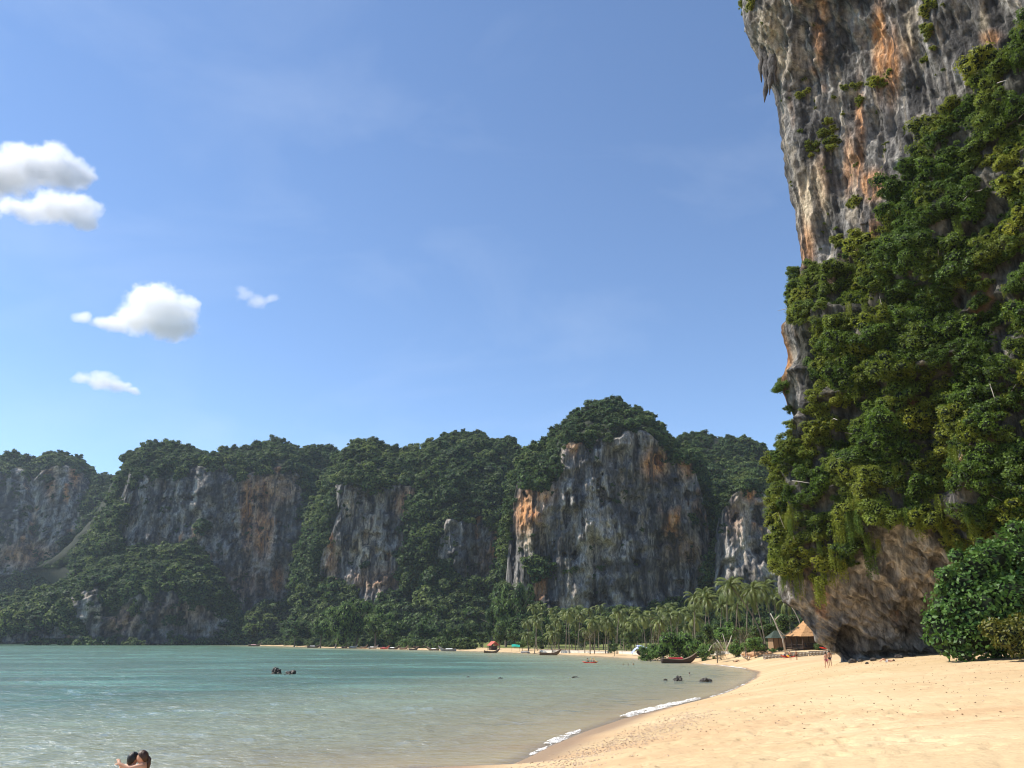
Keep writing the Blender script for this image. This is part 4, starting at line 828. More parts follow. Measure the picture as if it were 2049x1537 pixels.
# ------------------------------------------------------------------ buildings on the beach
def gable(name, label, p, W, D, H, RH, roofm, wallm, rz=0, posts=True):
    t = empty(name, p, rz); tag(t, label, 'hut')
    MB().box((0, .2, H * .5), (W * .8, D * .7, H)).build('wall', wallm, t)
    for sx in (-1, 1):
        a = math.atan2(RH, W / 2 + .3); ln = math.hypot(RH, W / 2 + .3)
        M_ = Matrix.Rotation(sx * a, 3, 'Y'); MB().box((sx * (W / 4 + .15), 0, H + RH / 2), (ln, D * 1.1, .06), M_).build('roof_panel', roofm, t)
    for sx in (-1, 1):
        for sy in (-1, 1): MB().box((sx * W * .47, sy * D * .47, H / 2 - .2), (.12, .12, H + .4)).build('post', MAT['dark_wood'], t)
    MB().box((0, -D * .5, .5), (W * .9, .06, .08)).build('railing', MAT['dark_wood'], t)
    return t
gable('beach_hut', 'little hut with a red sheet metal roof behind the boats', place(987, 395), 4.2, 4, 2.0, 1.9, MAT['red_roof'], MAT['dark_wood'], .5)
p = place(1032, 360); t = empty('tarp_shelter', p); tag(t, 'teal tarpaulin strung on poles beside the shrubs', 'shelter')
mb = MB(); g = [[(x * 3.6 - 1.8, y * 1.6, 2.9 - .9 * (1 - y) + .12 * math.sin(x * 5)) for x in np.linspace(0, 1, 7)] for y in (0, .5, 1)]
mb.add([q for r_ in g for q in r_], [(r_ * 7 + c, r_ * 7 + c + 1, r_ * 7 + c + 8, r_ * 7 + c + 7) for r_ in range(2) for c in range(6)]); o = mb.build('tarpaulin', MAT['teal_tarp'], t); o.modifiers.new('thick', 'SOLIDIFY').thickness = .03
for x in (-1.7, 1.7):
    for y, h_ in ((0, 2.1), (1.6, 2.9)): MB().box((x, y, h_ / 2), (.08, .08, h_)).build('pole', MAT['dark_wood'], t)
p = place(1278, 262); t = empty('tarp_tent', p); tag(t, 'tent of blue and white tarpaulins left of the scrub mound', 'tent')
for i, (x, y, ry, w_, d_, z_) in enumerate([(-1.4, 0, -.7, 3.2, 3, 1.6), (1.0, .2, .25, 3.6, 3.2, 2.5), (.6, -1.2, .1, 2.6, 1.2, 1.9)]):
    me = MB(); nx = 8; vs = []
    for yy in np.linspace(-1, 1, 6):
        for xx in np.linspace(-1, 1, nx): vs.append((xx * w_ / 2, yy * d_ / 2, .22 * (1 - xx * xx) - .3 * yy * yy + .08 * math.sin(9 * xx + 5 * yy + i)))
    me.add(vs, [(r_ * nx + c, r_ * nx + c + 1, r_ * nx + c + nx + 1, r_ * nx + c + nx) for r_ in range(5) for c in range(nx - 1)])
    o = me.build('tarpaulin', MAT['blue_tarp'], t, True); o.location = (x, y, z_); o.rotation_euler = (0, ry, 0); o.modifiers.new('thick', 'SOLIDIFY').thickness = .03
for x in (-2.4, -.4, 1.6, 2.6): MB().box((x, -.9, 1.0), (.09, .09, 2.0)).build('pole', MAT['dark_wood'], t)
MB().blob((.4, .4, .7), (1.3, 1.0, .8), 3, .3, 2).build('stacked_goods', MAT['dark_wood'], t)

# thatched pavilion
p = place(1624, 178); S_ = pxm(p); t = empty('thatched_pavilion', p, .12); tag(t, 'open wooden pavilion with a steep flared thatched roof beside the cliff', 'pavilion')
He, Ha, Rw = float(at(1612, 1273, p.y)[2]) - p.z, float(at(1612, 1226, p.y)[2]) - p.z, 43 * S_
def roof_r(q): return Rw * ((1 - q) ** 1.9 * .88 + .12 * (1 - q * .55))
NL = 7
for k in range(NL):
    q0, q1 = k / NL, (k + 1) / NL + .06; V_ = []; n_ = 40
    for j, q in enumerate(np.linspace(q0, min(q1, 1), 5)):
        for i in range(n_):
            a = 2 * math.pi * i / n_ + math.pi / 4; sq = 1 / max(abs(math.cos(a)), abs(math.sin(a))); rr_ = roof_r(q) * (sq * .8 + .2) + .10 * (1 - j / 4) + .05 * random.random()
            V_.append((rr_ * math.cos(a), rr_ * math.sin(a), He + (Ha - He) * q + .07 * (1 - j / 4) - (.16 * random.random() if j == 0 else 0)))
    F_ = [(j * n_ + i, j * n_ + (i + 1) % n_, (j + 1) * n_ + (i + 1) % n_, (j + 1) * n_ + i) for j in range(4) for i in range(n_)]
    MB().add(V_, F_).build('thatch_course', MAT['thatch'], t)
MB().tube([(-.5, 0, Ha), (.5, 0, Ha)], .28, 8).build('ridge_cap', MAT['thatch'], t)
for i in range(4):
    for j in range(4):
        if i in (0, 3) or j in (0, 3):
            x, y = (-.82 + .547 * i) * Rw, (-.82 + .547 * j) * Rw; MB().tube([(x, y, -.4), (x, y, He + .25)], .11, 7).build('post', MAT['dark_wood'], t)
MB().box((0, 0, .22), (Rw * 1.75, Rw * 1.75, .18)).build('floor', MAT['dark_wood'], t)
for sx, sy, w_, d_ in ((0, -.82, 1.64, .05), (-.82, 0, .05, 1.64)):
    for z_ in (.6, .95): MB().box((sx * Rw, sy * Rw, z_), (max(w_ * Rw, .07), max(d_ * Rw, .07), .08)).build('rail', MAT['dark_wood'], t)
MB().box((0, .82 * Rw, He * .5), (Rw * 1.6, .08, He)).build('back_wall', MAT['bamboo'], t)
MB().box((.2 * Rw, .1 * Rw, .75), (Rw * .9, .8, .9)).build('counter', MAT['dark_wood'], t)
MB().box((.62 * Rw, -.84 * Rw, .9), (Rw * .32, .06, 1.2)).build('side_panel', MAT['bamboo'], t)
# small hut beside it
p = place(1556, 186); t = empty('bamboo_hut', p, .1); tag(t, 'small bamboo hut with a dark green hipped roof left of the pavilion', 'hut'); he = float(at(1556, 1276, p.y)[2]) - p.z; ha = float(at(1556, 1262, p.y)[2]) - p.z
MB().box((0, 0, he / 2), (3.4, 2.8, he)).build('wall', MAT['bamboo'], t)
for i in range(9): MB().box((-1.6 + i * .4, -1.43, he / 2), (.1, .06, he)).build('batten', MAT['dark_wood'] if i % 3 == 0 else MAT['bamboo'], t)
mb = MB(); mb.add([(-2.3, -1.9, he - .1), (2.3, -1.9, he - .1), (2.3, 1.9, he - .1), (-2.3, 1.9, he - .1), (-.6, 0, ha), (.6, 0, ha)], [(0, 1, 5, 4), (1, 2, 5), (2, 3, 4, 5), (3, 0, 4), (3, 2, 1, 0)]); mb.build('roof', MAT['green_roof'], t)
# stone retaining walls and the long low wall
STONE = [MB().blob((0, 0, 0), (.5, .42, .46), 60 + i, .18, 1, .9).mesh('stone') for i in range(4)]
for m_ in STONE: m_.materials.append(MAT['stone'])
def stone_wall(label, pa, pb, h, ln=.62):
    pa, pb = Vector(pa), Vector(pb); t = empty('stone_wall', pa); tag(t, label, 'wall'); d = pb - pa; n_ = max(3, int(d.length / ln)); rows_ = max(1, round(h / .4)); dx = d / n_
    rz = math.atan2(d.y, d.x)
    for r_ in range(rows_):
        for i in range(n_):
            q = dx * (i + .5 + (.25 if r_ % 2 else -.05)); o = link('stone', STONE[(i * 3 + r_) % 4], None, t); o.location = (q.x, q.y, q.z + .15 + .38 * r_); o.rotation_euler = (0, 0, rz + random.uniform(-.12, .12)); o.scale = (ln * random.uniform(.98, 1.12), .62, .43)
    MB().box(d / 2 + Vector((0, .1, h * .45)), (d.length * .98, .3, h * .9), Matrix.Rotation(rz, 3, 'Z')).build('fill', MAT['stone'], t)
def gp(u, Y, dz=0): q = place(u, Y); return (q.x, q.y, q.z + dz)
stone_wall('rough stone retaining wall in front of the small bamboo hut', gp(1524, 167), gp(1566, 166.5), 1.0)
stone_wall('stone wall below the thatched pavilion behind the standing pair', gp(1567, 166.5), gp(1614, 166), 1.0)
stone_wall('pale stone wall running up to the foot of the overhanging cliff', gp(1615, 166), gp(1668, 165.5), .9)
pa, pb = Vector(gp(1080, 332)), Vector(gp(1216, 292)); d = pb - pa; rz = math.atan2(d.y, d.x); t = empty('low_wall', pa); tag(t, 'long low pale wall left of the squat bush at the edge of the palm grove', 'wall')
MB().box(d / 2 + Vector((0, 0, .3)), (d.length, .35, 1.0), Matrix.Rotation(rz, 3, 'Z')).build('wall_body', MAT['render'], t); MB().box(d / 2 + Vector((0, 0, .86)), (d.length * 1.003, .5, .12), Matrix.Rotation(rz, 3, 'Z')).build('coping', MAT['render'], t)
pa, pb = Vector(gp(1238, 284)), Vector(gp(1290, 258)); d = pb - pa; rz = math.atan2(d.y, d.x); t = empty('low_wall', pa); tag(t, 'short low pale wall between the squat bush and the scrub mound', 'wall')
MB().box(d / 2 + Vector((0, 0, .3)), (d.length, .35, 1.0), Matrix.Rotation(rz, 3, 'Z')).build('wall_body', MAT['render'], t); MB().box(d / 2 + Vector((0, 0, .86)), (d.length * 1.003, .5, .12), Matrix.Rotation(rz, 3, 'Z')).build('coping', MAT['render'], t)
pa, pb = Vector(gp(1395, 214)), Vector(gp(1475, 190)); d = pb - pa; rz = math.atan2(d.y, d.x); t = empty('low_wall', pa); tag(t, 'low pale wall behind the twisted beach trees', 'wall')
MB().box(d / 2 + Vector((0, 0, .3)), (d.length, .35, .9), Matrix.Rotation(rz, 3, 'Z')).build('wall_body', MAT['render'], t); MB().box(d / 2 + Vector((0, 0, .8)), (d.length * 1.003, .5, .1), Matrix.Rotation(rz, 3, 'Z')).build('coping', MAT['render'], t)
# heap of orange rubble by the wall
for i, (u, v, r_, txt) in enumerate([(1510, 1312, .9, 'orange boulder at the left end of the stone wall'), (1523, 1310, .7, 'smaller orange boulder against the stone wall'), (1494, 1313, .8, 'flat brown rock beside the driftwood log'), (1536, 1309, .55, 'small orange rock under the stone wall')]):
    p = gpx(u, v); o = MB().blob((0, 0, 0), (r_ * 1.5, r_, r_ * .75), 70 + i, .45, 3).build('beach_boulder', simple('orange_rock', (.50, .30, .17), .9, .4, 2, .1, .6), None, False); o.location = p + Vector((0, 0, r_ * .2)); tag(o, txt, 'boulder', 'boulders on the upper beach')

for i, (u, v, r_, txt) in enumerate([(1706, 1326, .55, 'dark fallen block at the very tip of the cliff foot'), (1722, 1324, .35, 'small dark stone next to the cliff tip block'), (1748, 1322, .45, 'dark stone under the cave in the cliff foot'), (1800, 1317, .5, 'dark block on the sand right of the lying person'), (1826, 1314, .4, 'small dark block at the shady end of the cliff foot'), (1735, 1328, .22, 'little stone out on the sand before the cave')]):
    p = gpx(u, v); o = MB().blob((0, 0, 0), (r_ * .9, r_ * .7, r_ * .55), 170 + i, .5, 3).build('fallen_rock', simple('dark_limestone', (.06, .055, .05), .9, .4, 2, .1, .6)); o.location = p + Vector((0, 0, r_ * .25)); tag(o, txt, 'rock', 'fallen rocks at the cliff foot')
# ------------------------------------------------------------------ boats
def hull_mesh():
    ns, npf = 24, 7; V_, F_ = [], []
    for i in range(ns):
        s = i / (ns - 1); wv = .088 * (min(1, .72 + 1.4 * s) if s < .2 else 1) * (1 - max(0, (s - .45) / .55) ** 2.0) + .004; wv = wv if s > .02 else wv * .9
        zk = -.02 + .25 * max(0, (s - .70) / .30) ** 2.3; zs = .075 + .012 * (1 - s) ** 2 * 4 + .225 * max(0, (s - .42) / .58) ** 2.4
        x = s - .5 + .02 * max(0, (s - .8) / .2)
        for j in range(-npf, npf + 1):
            q = abs(j) / npf; y = math.copysign(wv * (1 - (1 - q) ** 2.2), j); V_.append((x, y, zk + (zs - zk) * q ** 1.5))
    m_ = 2 * npf + 1
    F_ = [(i * m_ + j, i * m_ + j + 1, (i + 1) * m_ + j + 1, (i + 1) * m_ + j) for i in range(ns - 1) for j in range(m_ - 1)]; F_.append(tuple(range(m_ - 1, -1, -1)))
    me = bpy.data.meshes.new('hull'); me.from_pydata(V_, [], F_); me.update(); me.polygons.foreach_set('use_smooth', [True] * len(F_)); return me
def deck_mesh():
    V_, F_ = [], []
    for i in range(14):
        s = .03 + .80 * i / 13; wv = .082 * (1 - max(0, (s - .45) / .55) ** 2.0); z = .055 + .2 * max(0, (s - .5) / .5) ** 2.4; V_ += [(s - .5, -wv, z), (s - .5, wv, z)]
    F_ = [(2 * i, 2 * i + 2, 2 * i + 3, 2 * i + 1) for i in range(13)]
    me = bpy.data.meshes.new('deck'); me.from_pydata(V_, [], F_); me.update(); return me
def gunwale_mesh():
    mb = MB()
    for sg in (-1, 1):
        pts = []
        for i in range(16):
            s = i / 15; wv = .090 * (1 - max(0, (s - .45) / .55) ** 2.0) + .004; zs = .078 + .012 * (1 - s) ** 2 * 4 + .225 * max(0, (s - .42) / .58) ** 2.4; pts.append((s - .5 + .02 * max(0, (s - .8) / .2), sg * wv, zs))
        mb.tube(pts, .006, 5)
    return mb.mesh('gunwale')
HULL0, DECK0, GUN0 = hull_mesh(), deck_mesh(), gunwale_mesh()
HM = {}
def hull_of(mat):
    if mat not in HM: m_ = HULL0.copy(); m_.materials.append(MAT[mat]); HM[mat] = m_
    return HM[mat]
DECK0.materials.append(MAT['deck']); GUN0.materials.append(MAT['deck'])
def canopy_mesh(mat):
    V_ = []; n_ = 9
    for x in np.linspace(-.5, .5, 7):
        for k in range(n_): a = math.pi * k / (n_ - 1); V_.append((x, -math.cos(a) * .088, .045 * math.sin(a) ** .5))
    mb = MB().add(V_, [(i * n_ + k, i * n_ + k + 1, (i + 1) * n_ + k + 1, (i + 1) * n_ + k) for i in range(6) for k in range(n_ - 1)]); m_ = mb.mesh('canopy', True); m_.materials.append(MAT[mat]); return m_
CAN = {k_: canopy_mesh(k_) for k_ in ('red_cloth', 'white_cloth', 'pink_cloth')}
POST = MB().tube([(0, 0, 0), (0, 0, .09)], .0035, 5).mesh('post'); POST.materials.append(MAT['pale_wood'])
ENG = MB().box((-.44, 0, .125), (.05, .045, .045)).box((-.455, 0, .155), (.03, .03, .02)).tube([(-.43, 0, .07), (-.43, 0, .12)], .01, 6).mesh('engine'); ENG.materials.append(MAT['metal'])
SHAFT = MB().tube([(-.46, 0, .12), (-.62, .03, .085), (-.78, .06, .05)], [.006, .005, .005], 5).box((-.785, .061, .048), (.008, .04, .04)).mesh('propeller_shaft'); SHAFT.materials.append(MAT['metal'])
RIB = MB().tube([(.515, 0, .262), (.52, .012, .23), (.518, .02, .19)], [.009, .006, .003], 5).tube([(.508, 0, .255), (.516, 0, .275)], .012, 6).mesh('prow_ribbon'); RIB.materials.append(MAT['pink_cloth'])
def longtail(label, u, v, Lm, yaw, hull='hull', can=None, group='long-tail boats in the bay', posts=True, tilt=0):
    p = gpx(u, v); t = empty('longtail_boat', p + Vector((0, 0, .02 if p.z < .05 else .12)), yaw, Lm); t.rotation_euler = (tilt, 0, yaw); tag(t, label, 'boat', group)
    h_ = link('hull', hull_of(hull), None, t); link('gunwale', GUN0, None, h_); link('deck', DECK0, None, t); link('engine', ENG, None, t); link('propeller_shaft', SHAFT, None, t); link('prow_ribbon', RIB, None, t)
    if posts:
        for x in (-.28, .06):
            for y in (-.075, .075):
                o = link('post', POST, None, t); o.location = (x, y, .06)
    if can: o = link('canopy', CAN[can], None, t); o.location = (-.11, 0, .095); o.scale = (.38, 1.0, 1.1)
    return t
b0 = longtail('dark long-tail boat with a crimson canopy moored at the water edge, the biggest in view', 1360, 1327, 8.4, 0.06, 'hull_dark', 'red_cloth')
longtail('brown long-tail boat with an empty deck beached left of the kayakers', 1101, 1311, 7.6, .05, 'hull')
longtail('small brown boat lying off the red roofed hut', 984, 1306.5, 6.6, .1, 'hull', None)
longtail('grey long-tail boat nearest the round bush, its bow to the left', 895, 1303, 8.6, 3.0, 'hull_grey', 'white_cloth')
longtail('brown long-tail boat just left of the grey one, bow to the left', 866, 1301.5, 7.0, 2.7, 'hull', 'white_cloth')
longtail('dark long-tail boat seen bow on at the end of the row', 828, 1301, 7.0, -.7, 'hull_dark', None)
longtail('dark boat drawn up on the sand behind the one seen bow on', 840, 1297, 7.5, .3, 'hull_dark', None)
for i, (u, v, yw, hm, cn, txt) in enumerate([(690, 1297.2, -.9, 'hull_dark', None, 'dark long-tail boat at the left end of the beached row'), (707, 1297.4, -.6, 'hull_grey', 'white_cloth', 'grey boat with a white canopy, second in the beached row'), (728, 1297.8, -.8, 'hull', None, 'brown boat, third in the beached row'), (747, 1298.2, -.6, 'hull_grey', 'white_cloth', 'white canopied boat left of the red one'), (770, 1298.8, -.7, 'hull_red', 'red_cloth', 'red boat with a red canopy in the beached row'), (788, 1299.3, -.5, 'hull_dark', 'white_cloth', 'dark boat with a pale canopy right of the red one'), (808, 1299.6, -.8, 'hull', None, 'low brown boat between the red one and the bow-on one')]):
    longtail(txt, u, v, 7.5, yw, hm, cn)
longtail('long-tail boat with a white canopy lying alone left of the row', 628, 1296.2, 9, .15, 'hull_dark', 'white_cloth')
longtail('long-tail boat with a pink canopy and high pale bow, farthest along the shore', 510, 1293.2, 11, .1, 'hull', 'pink_cloth')
p = gpx(80, 1290.5); t = empty('speedboat', p, .3, 1.0); tag(t, 'tiny white speedboat on the far left water', 'boat'); mb = MB()
mb.add([(-3, -1, 0), (-3, 1, 0), (1, 1, 0), (3, 0, .5), (1, -1, 0), (-3, -1.1, 1), (-3, 1.1, 1), (1, 1.2, 1.1), (3.4, 0, 1.4), (1, -1.2, 1.1)], [(0, 4, 9, 5), (4, 3, 8, 9), (3, 2, 7, 8), (2, 1, 6, 7), (1, 0, 5, 6), (5, 9, 8, 7, 6)]); mb.build('hull', MAT['white_cloth'], t); MB().box((-.5, 0, 1.6), (1.6, 1.4, 1.0)).build('cabin', MAT['white_cloth'], t)
p = Vector(gp(1052, 330)); t = empty('dinghy', p + Vector((0, 0, .3)), .05); tag(t, 'upturned white dinghy on the grass left of the low pale wall', 'boat'); o = link('hull', hull_of('hull_grey'), None, t); o.scale = (4, 5, 5); o.rotation_euler = (math.pi, 0, 0); o.location = (0, 0, .4); MB().tube([(-1.6, 0, .5), (1.6, 0, .5)], .05, 5).build('keel', MAT['white_cloth'], t)

# kayaks
def kayak_mesh():
    V_, F_ = [], []; ns, m_ = 21, 12
    for i in range(ns):
        s = -1 + 2 * i / (ns - 1); w_ = .40 * (1 - abs(s) ** 2.4) + .01; h_ = .16 * (1 - abs(s) ** 4) + .02; up = .22 * abs(s) ** 2.5
        for k_ in range(m_): a = 2 * math.pi * k_ / m_; zz = math.sin(a) * h_; V_.append((s * 1.9, math.cos(a) * w_, up + (zz if zz < 0 else zz * (.55 if abs(s) < .55 else 1))))
    F_ = [(i * m_ + k_, i * m_ + (k_ + 1) % m_, (i + 1) * m_ + (k_ + 1) % m_, (i + 1) * m_ + k_) for i in range(ns - 1) for k_ in range(m_)] + [tuple(range(m_ - 1, -1, -1)), tuple((ns - 1) * m_ + k_ for k_ in range(m_))]
    me = bpy.data.meshes.new('hull'); me.from_pydata(V_, [], F_); me.update(); me.polygons.foreach_set('use_smooth', [True] * len(F_)); me.materials.append(MAT['kayak']); return me
KM = kayak_mesh(); SEATM = MB().box((0, 0, .02), (.4, .42, .05)).box((-.2, 0, .2), (.06, .42, .35)).mesh('seat'); SEATM.materials.append(MAT['dark_suit'])
def kayak(label, p, yaw, roll=0, band=False):
    t = empty('kayak', p, yaw); t.rotation_euler = (roll, 0, yaw); tag(t, label, 'kayak'); link('hull', KM, None, t)
    for x in (-.75, .55): o = link('seat', SEATM, None, t); o.location = (x, 0, .1)
    if band: MB().box((0, 0, .1), (.5, .72, .16)).build('yellow_band', MAT['yellow_plastic'], t)
    return t
kp = gpx(1181, 1327); kayak('red double kayak with two paddlers out on the water', kp + Vector((0, 0, .10)), .08)
kp2 = gpx(1578, 1316); kayak('red kayak lying on the sand behind the standing pair', kp2 + Vector((0, 0, .18)), .35, .25, True)
kp3 = Vector(gp(1655, 171, .2)); kayak('red kayak on top of the pale stone wall by the cliff foot', kp3, .1)

# ------------------------------------------------------------------ people
J0 = {'pel': (0, 0, .93, .135), 'sp': (0, 0, 1.12, .115), 'ch': (0, 0, 1.33, .135), 'nk': (0, 0, 1.47, .055), 'h1': (0, -.01, 1.55, .075), 'h2': (0, -.01, 1.63, .092), 'h3': (0, 0, 1.71, .055),
      'shl': (.17, 0, 1.40, .058), 'ell': (.24, .02, 1.13, .042), 'wrl': (.24, -.06, .90, .030), 'hal': (.235, -.09, .82, .032), 'shr': (-.17, 0, 1.40, .058), 'elr': (-.24, .02, 1.13, .042), 'wrr': (-.24, -.06, .90, .030), 'har': (-.235, -.09, .82, .032),
      'hpl': (.09, 0, .88, .095), 'knl': (.10, -.02, .50, .060), 'anl': (.10, .02, .09, .038), 'ftl': (.11, -.13, .03, .033), 'hpr': (-.09, 0, .88, .095), 'knr': (-.10, -.02, .50, .060), 'anr': (-.10, .02, .09, .038), 'ftr': (-.11, -.13, .03, .033)}
EDG = [('pel', 'sp'), ('sp', 'ch'), ('ch', 'nk'), ('nk', 'h1'), ('h1', 'h2'), ('h2', 'h3'), ('ch', 'shl'), ('shl', 'ell'), ('ell', 'wrl'), ('wrl', 'hal'), ('ch', 'shr'), ('shr', 'elr'), ('elr', 'wrr'), ('wrr', 'har'), ('pel', 'hpl'), ('hpl', 'knl'), ('knl', 'anl'), ('anl', 'ftl'), ('pel', 'hpr'), ('hpr', 'knr'), ('knr', 'anr'), ('anr', 'ftr')]
def skin_obj(name, J, edges, mat, parent, root='pel', grow=1.0):
    bm = bmesh.new(); lay = bm.verts.layers.skin.verify(); vs = {}
    for a_, b_ in edges:
        for q in (a_, b_):
            if q not in vs: vv = bm.verts.new(J[q][:3]); vv[lay].radius = (J[q][3] * grow,) * 2; vv[lay].use_root = (q == root); vs[q] = vv
        bm.edges.new((vs[a_], vs[b_]))
    me = bpy.data.meshes.new(name); bm.to_mesh(me); bm.free(); o = link(name, me, mat, parent)
    md = o.modifiers.new('skin', 'SKIN'); md.use_smooth_shade = True; o.modifiers.new('sub', 'SUBSURF').levels = 1; o.modifiers['sub'].render_levels = 1
    return o
def hair_mesh(c, r_, long=0):
    bm = bmesh.new(); bmesh.ops.create_uvsphere(bm, u_segments=18, v_segments=12, radius=1)
    for v_ in list(bm.verts):
        if v_.co.y < -.35 and v_.co.z < .42: bm.verts.remove(v_)
    for v_ in bm.verts:
        if v_.co.z < -.1 and long: v_.co.z = -.1 + (v_.co.z + .1) * (1 + long); v_.co.y = max(v_.co.y, .1)
        v_.co = Vector((v_.co.x * r_, v_.co.y * r_ * 1.12, v_.co.z * r_ * 1.05)) + Vector(c)
    me = bpy.data.meshes.new('hair'); bm.to_mesh(me); bm.free(); me.polygons.foreach_set('use_smooth', [True] * len(me.polygons)); return me
def person(label, p, yaw, H=1.68, pose=None, suit='dark_suit', top=None, hair='hair_black', skin='skin', long=0, group=None, rot=None):
    J = dict(J0); J.update({k_: v_ for k_, v_ in (pose or {}).items()})
    t = empty('person', p, yaw, H / 1.75); tag(t, label, 'person', group)
    if rot: t.rotation_euler = rot
    bd = skin_obj('body', J, EDG, MAT[skin], t)
    skin_obj('trunks' if not top else 'bikini_bottom', J, [('pel', 'hpl'), ('pel', 'hpr')], MAT[suit], t, 'pel', 1.10)
    if not top:
        Js = dict(J); 
        for s in 'lr': a_, b_ = np.array(J['hp' + s]), np.array(J['kn' + s]); q = a_ * .55 + b_ * .45; Js['t' + s] = tuple(q)
        skin_obj('trunk_leg', Js, [('pel', 'hpl'), ('hpl', 'tl'), ('pel', 'hpr'), ('hpr', 'tr')], MAT[suit], t, 'pel', 1.08)
    else:
        Js = dict(J); c_ = np.array(J['ch']); s_ = np.array(J['sp']); d_ = (c_ - s_) * .28; Js['b0'] = tuple(c_ - d_); Js['b1'] = tuple(c_ + d_ * .05)
        skin_obj('bikini_top', Js, [('b0', 'b1')], MAT[top], t, 'b0', 1.09)
    hd = np.array(J['h2'][:3]); up = np.array(J['h3'][:3]) - np.array(J['h1'][:3])
    h_ = link('hair', hair_mesh((0, 0, 0), .108, long), MAT[hair], t); h_.location = tuple(hd + np.array([0, 0, .01])); h_.rotation_euler = Vector(up).to_track_quat('Z', 'Y').to_euler() if abs(up[2]) < .12 else (0, 0, 0)
    return t
WALK = {'knl': (.10, -.14, .52, .06), 'anl': (.10, -.10, .10, .038), 'ftl': (.10, -.25, .05, .033), 'knr': (-.09, .05, .48, .06), 'anr': (-.09, .22, .10, .038), 'ftr': (-.09, .12, .03, .033), 'ell': (.25, .10, 1.14, .042), 'wrl': (.25, .12, .9, .03), 'hal': (.25, .10, .82, .032), 'elr': (-.25, -.05, 1.14, .042), 'wrr': (-.24, -.18, .94, .03), 'har': (-.24, -.24, .88, .032)}
person('woman-like figure in a pink bikini walking on the sand with dark hair tied up'.replace('woman-like figure', 'person'), gpx(1655, 1338), math.pi, 1.70, WALK, 'pink_suit', 'pink_suit', 'hair_brown', 'skin')
person('person in dark trunks walking just behind the one in pink', gpx(1662, 1333), math.pi * .95, 1.72, WALK, 'dark_suit', None, 'hair_black', 'skin_tan')
person('person in dark trunks standing before the beached red kayak, left of the pair', gpx(1582, 1321.5), 2.6, 1.75, {'ell': (.30, .02, 1.16, .042), 'wrl': (.16, -.12, 1.02, .03), 'hal': (.10, -.13, 1.0, .032)}, 'dark_suit', None, 'hair_black', 'skin_tan')
person('person in dark shorts standing before the beached red kayak, right of the pair', gpx(1594.5, 1321), 3.6, 1.75, None, 'dark_suit', None, 'hair_brown', 'skin_tan')
person('person in white shorts standing by the driftwood log', gpx(1496, 1322), .6, 1.7, {'elr': (-.34, .0, 1.25, .042), 'wrr': (-.2, -.1, 1.4, .03), 'har': (-.12, -.12, 1.45, .032)}, 'white_suit', None, 'hair_brown', 'skin')
LIE = {'pel': (0, 0, .14, .135), 'sp': (0, .20, .13, .115), 'ch': (0, .42, .15, .135), 'nk': (0, .56, .14, .055), 'h1': (0, .63, .14, .07), 'h2': (0, .71, .14, .09), 'h3': (0, .79, .14, .055), 'shl': (.18, .48, .13, .058), 'ell': (.30, .28, .07, .042), 'wrl': (.26, .06, .05, .03), 'hal': (.24, -.02, .05, .032), 'shr': (-.18, .48, .13, .058), 'elr': (-.34, .62, .08, .042), 'wrr': (-.2, .8, .08, .03), 'har': (-.12, .86, .08, .032),
       'hpl': (.09, -.06, .13, .095), 'knl': (.11, -.40, .36, .06), 'anl': (.11, -.66, .07, .038), 'ftl': (.11, -.80, .05, .033), 'hpr': (-.09, -.06, .13, .095), 'knr': (-.10, -.44, .30, .06), 'anr': (-.10, -.72, .06, .038), 'ftr': (-.10, -.86, .05, .033)}
person('person in white shorts lying on the sand with knees up by the cliff foot', gpx(1775, 1324.5), -math.pi / 2 - .1, 1.7, LIE, 'white_suit', None, 'hair_black', 'skin')
person('sunbather lying on the sand right of the crimson canopied boat', gpx(1474, 1324.5), math.pi / 2 + .1, 1.7, LIE, 'dark_suit', None, 'hair_brown', 'skin_tan')
SIT = {'pel': (0, 0, .13, .135), 'sp': (0, .04, .32, .115), 'ch': (0, .05, .53, .135), 'nk': (0, .04, .67, .055), 'h1': (0, .02, .75, .075), 'h2': (0, .02, .83, .092), 'h3': (0, .03, .91, .055), 'shl': (.18, .05, .60, .058), 'ell': (.30, -.12, .45, .042), 'wrl': (.28, -.36, .45, .03), 'hal': (.27, -.43, .46, .032), 'shr': (-.18, .05, .60, .058), 'elr': (-.30, -.10, .42, .042), 'wrr': (-.28, -.34, .36, .03), 'har': (-.27, -.41, .36, .032),
       'hpl': (.09, -.05, .12, .095), 'knl': (.13, -.44, .28, .06), 'anl': (.11, -.82, .10, .038), 'ftl': (.11, -.92, .13, .033), 'hpr': (-.09, -.05, .12, .095), 'knr': (-.13, -.44, .28, .06), 'anr': (-.11, -.82, .10, .038), 'ftr': (-.11, -.92, .13, .033)}
for i, (x, txt, hr, tp) in enumerate([(-.55, 'left', 'hair_black', None), (.72, 'right', 'hair_brown', 'pink_suit')]):
    person('kayaker with ' + ('dark hair' if i == 0 else 'a pink top') + ' in the floating red kayak', kp + Vector((x, 0, .22)), math.pi / 2 + .08, 1.7, SIT, 'dark_suit' if not tp else 'pink_suit', tp, hr, 'skin_tan' if i == 0 else 'skin')
    pd = MB().tube([(-.95, 0, 0), (.95, 0, 0)], .018, 6).box((-1.05, 0, 0), (.4, .02, .18)).box((1.05, 0, 0), (.4, .02, .18)).build('paddle', MAT['yellow_plastic']); pd.location = kp + Vector((x + .42, 0, .66)); pd.rotation_euler = (0, .25 * (1 - 2 * i), math.pi / 2 + .15); tag(pd, 'paddle held by the ' + txt + ' kayaker', 'paddle')
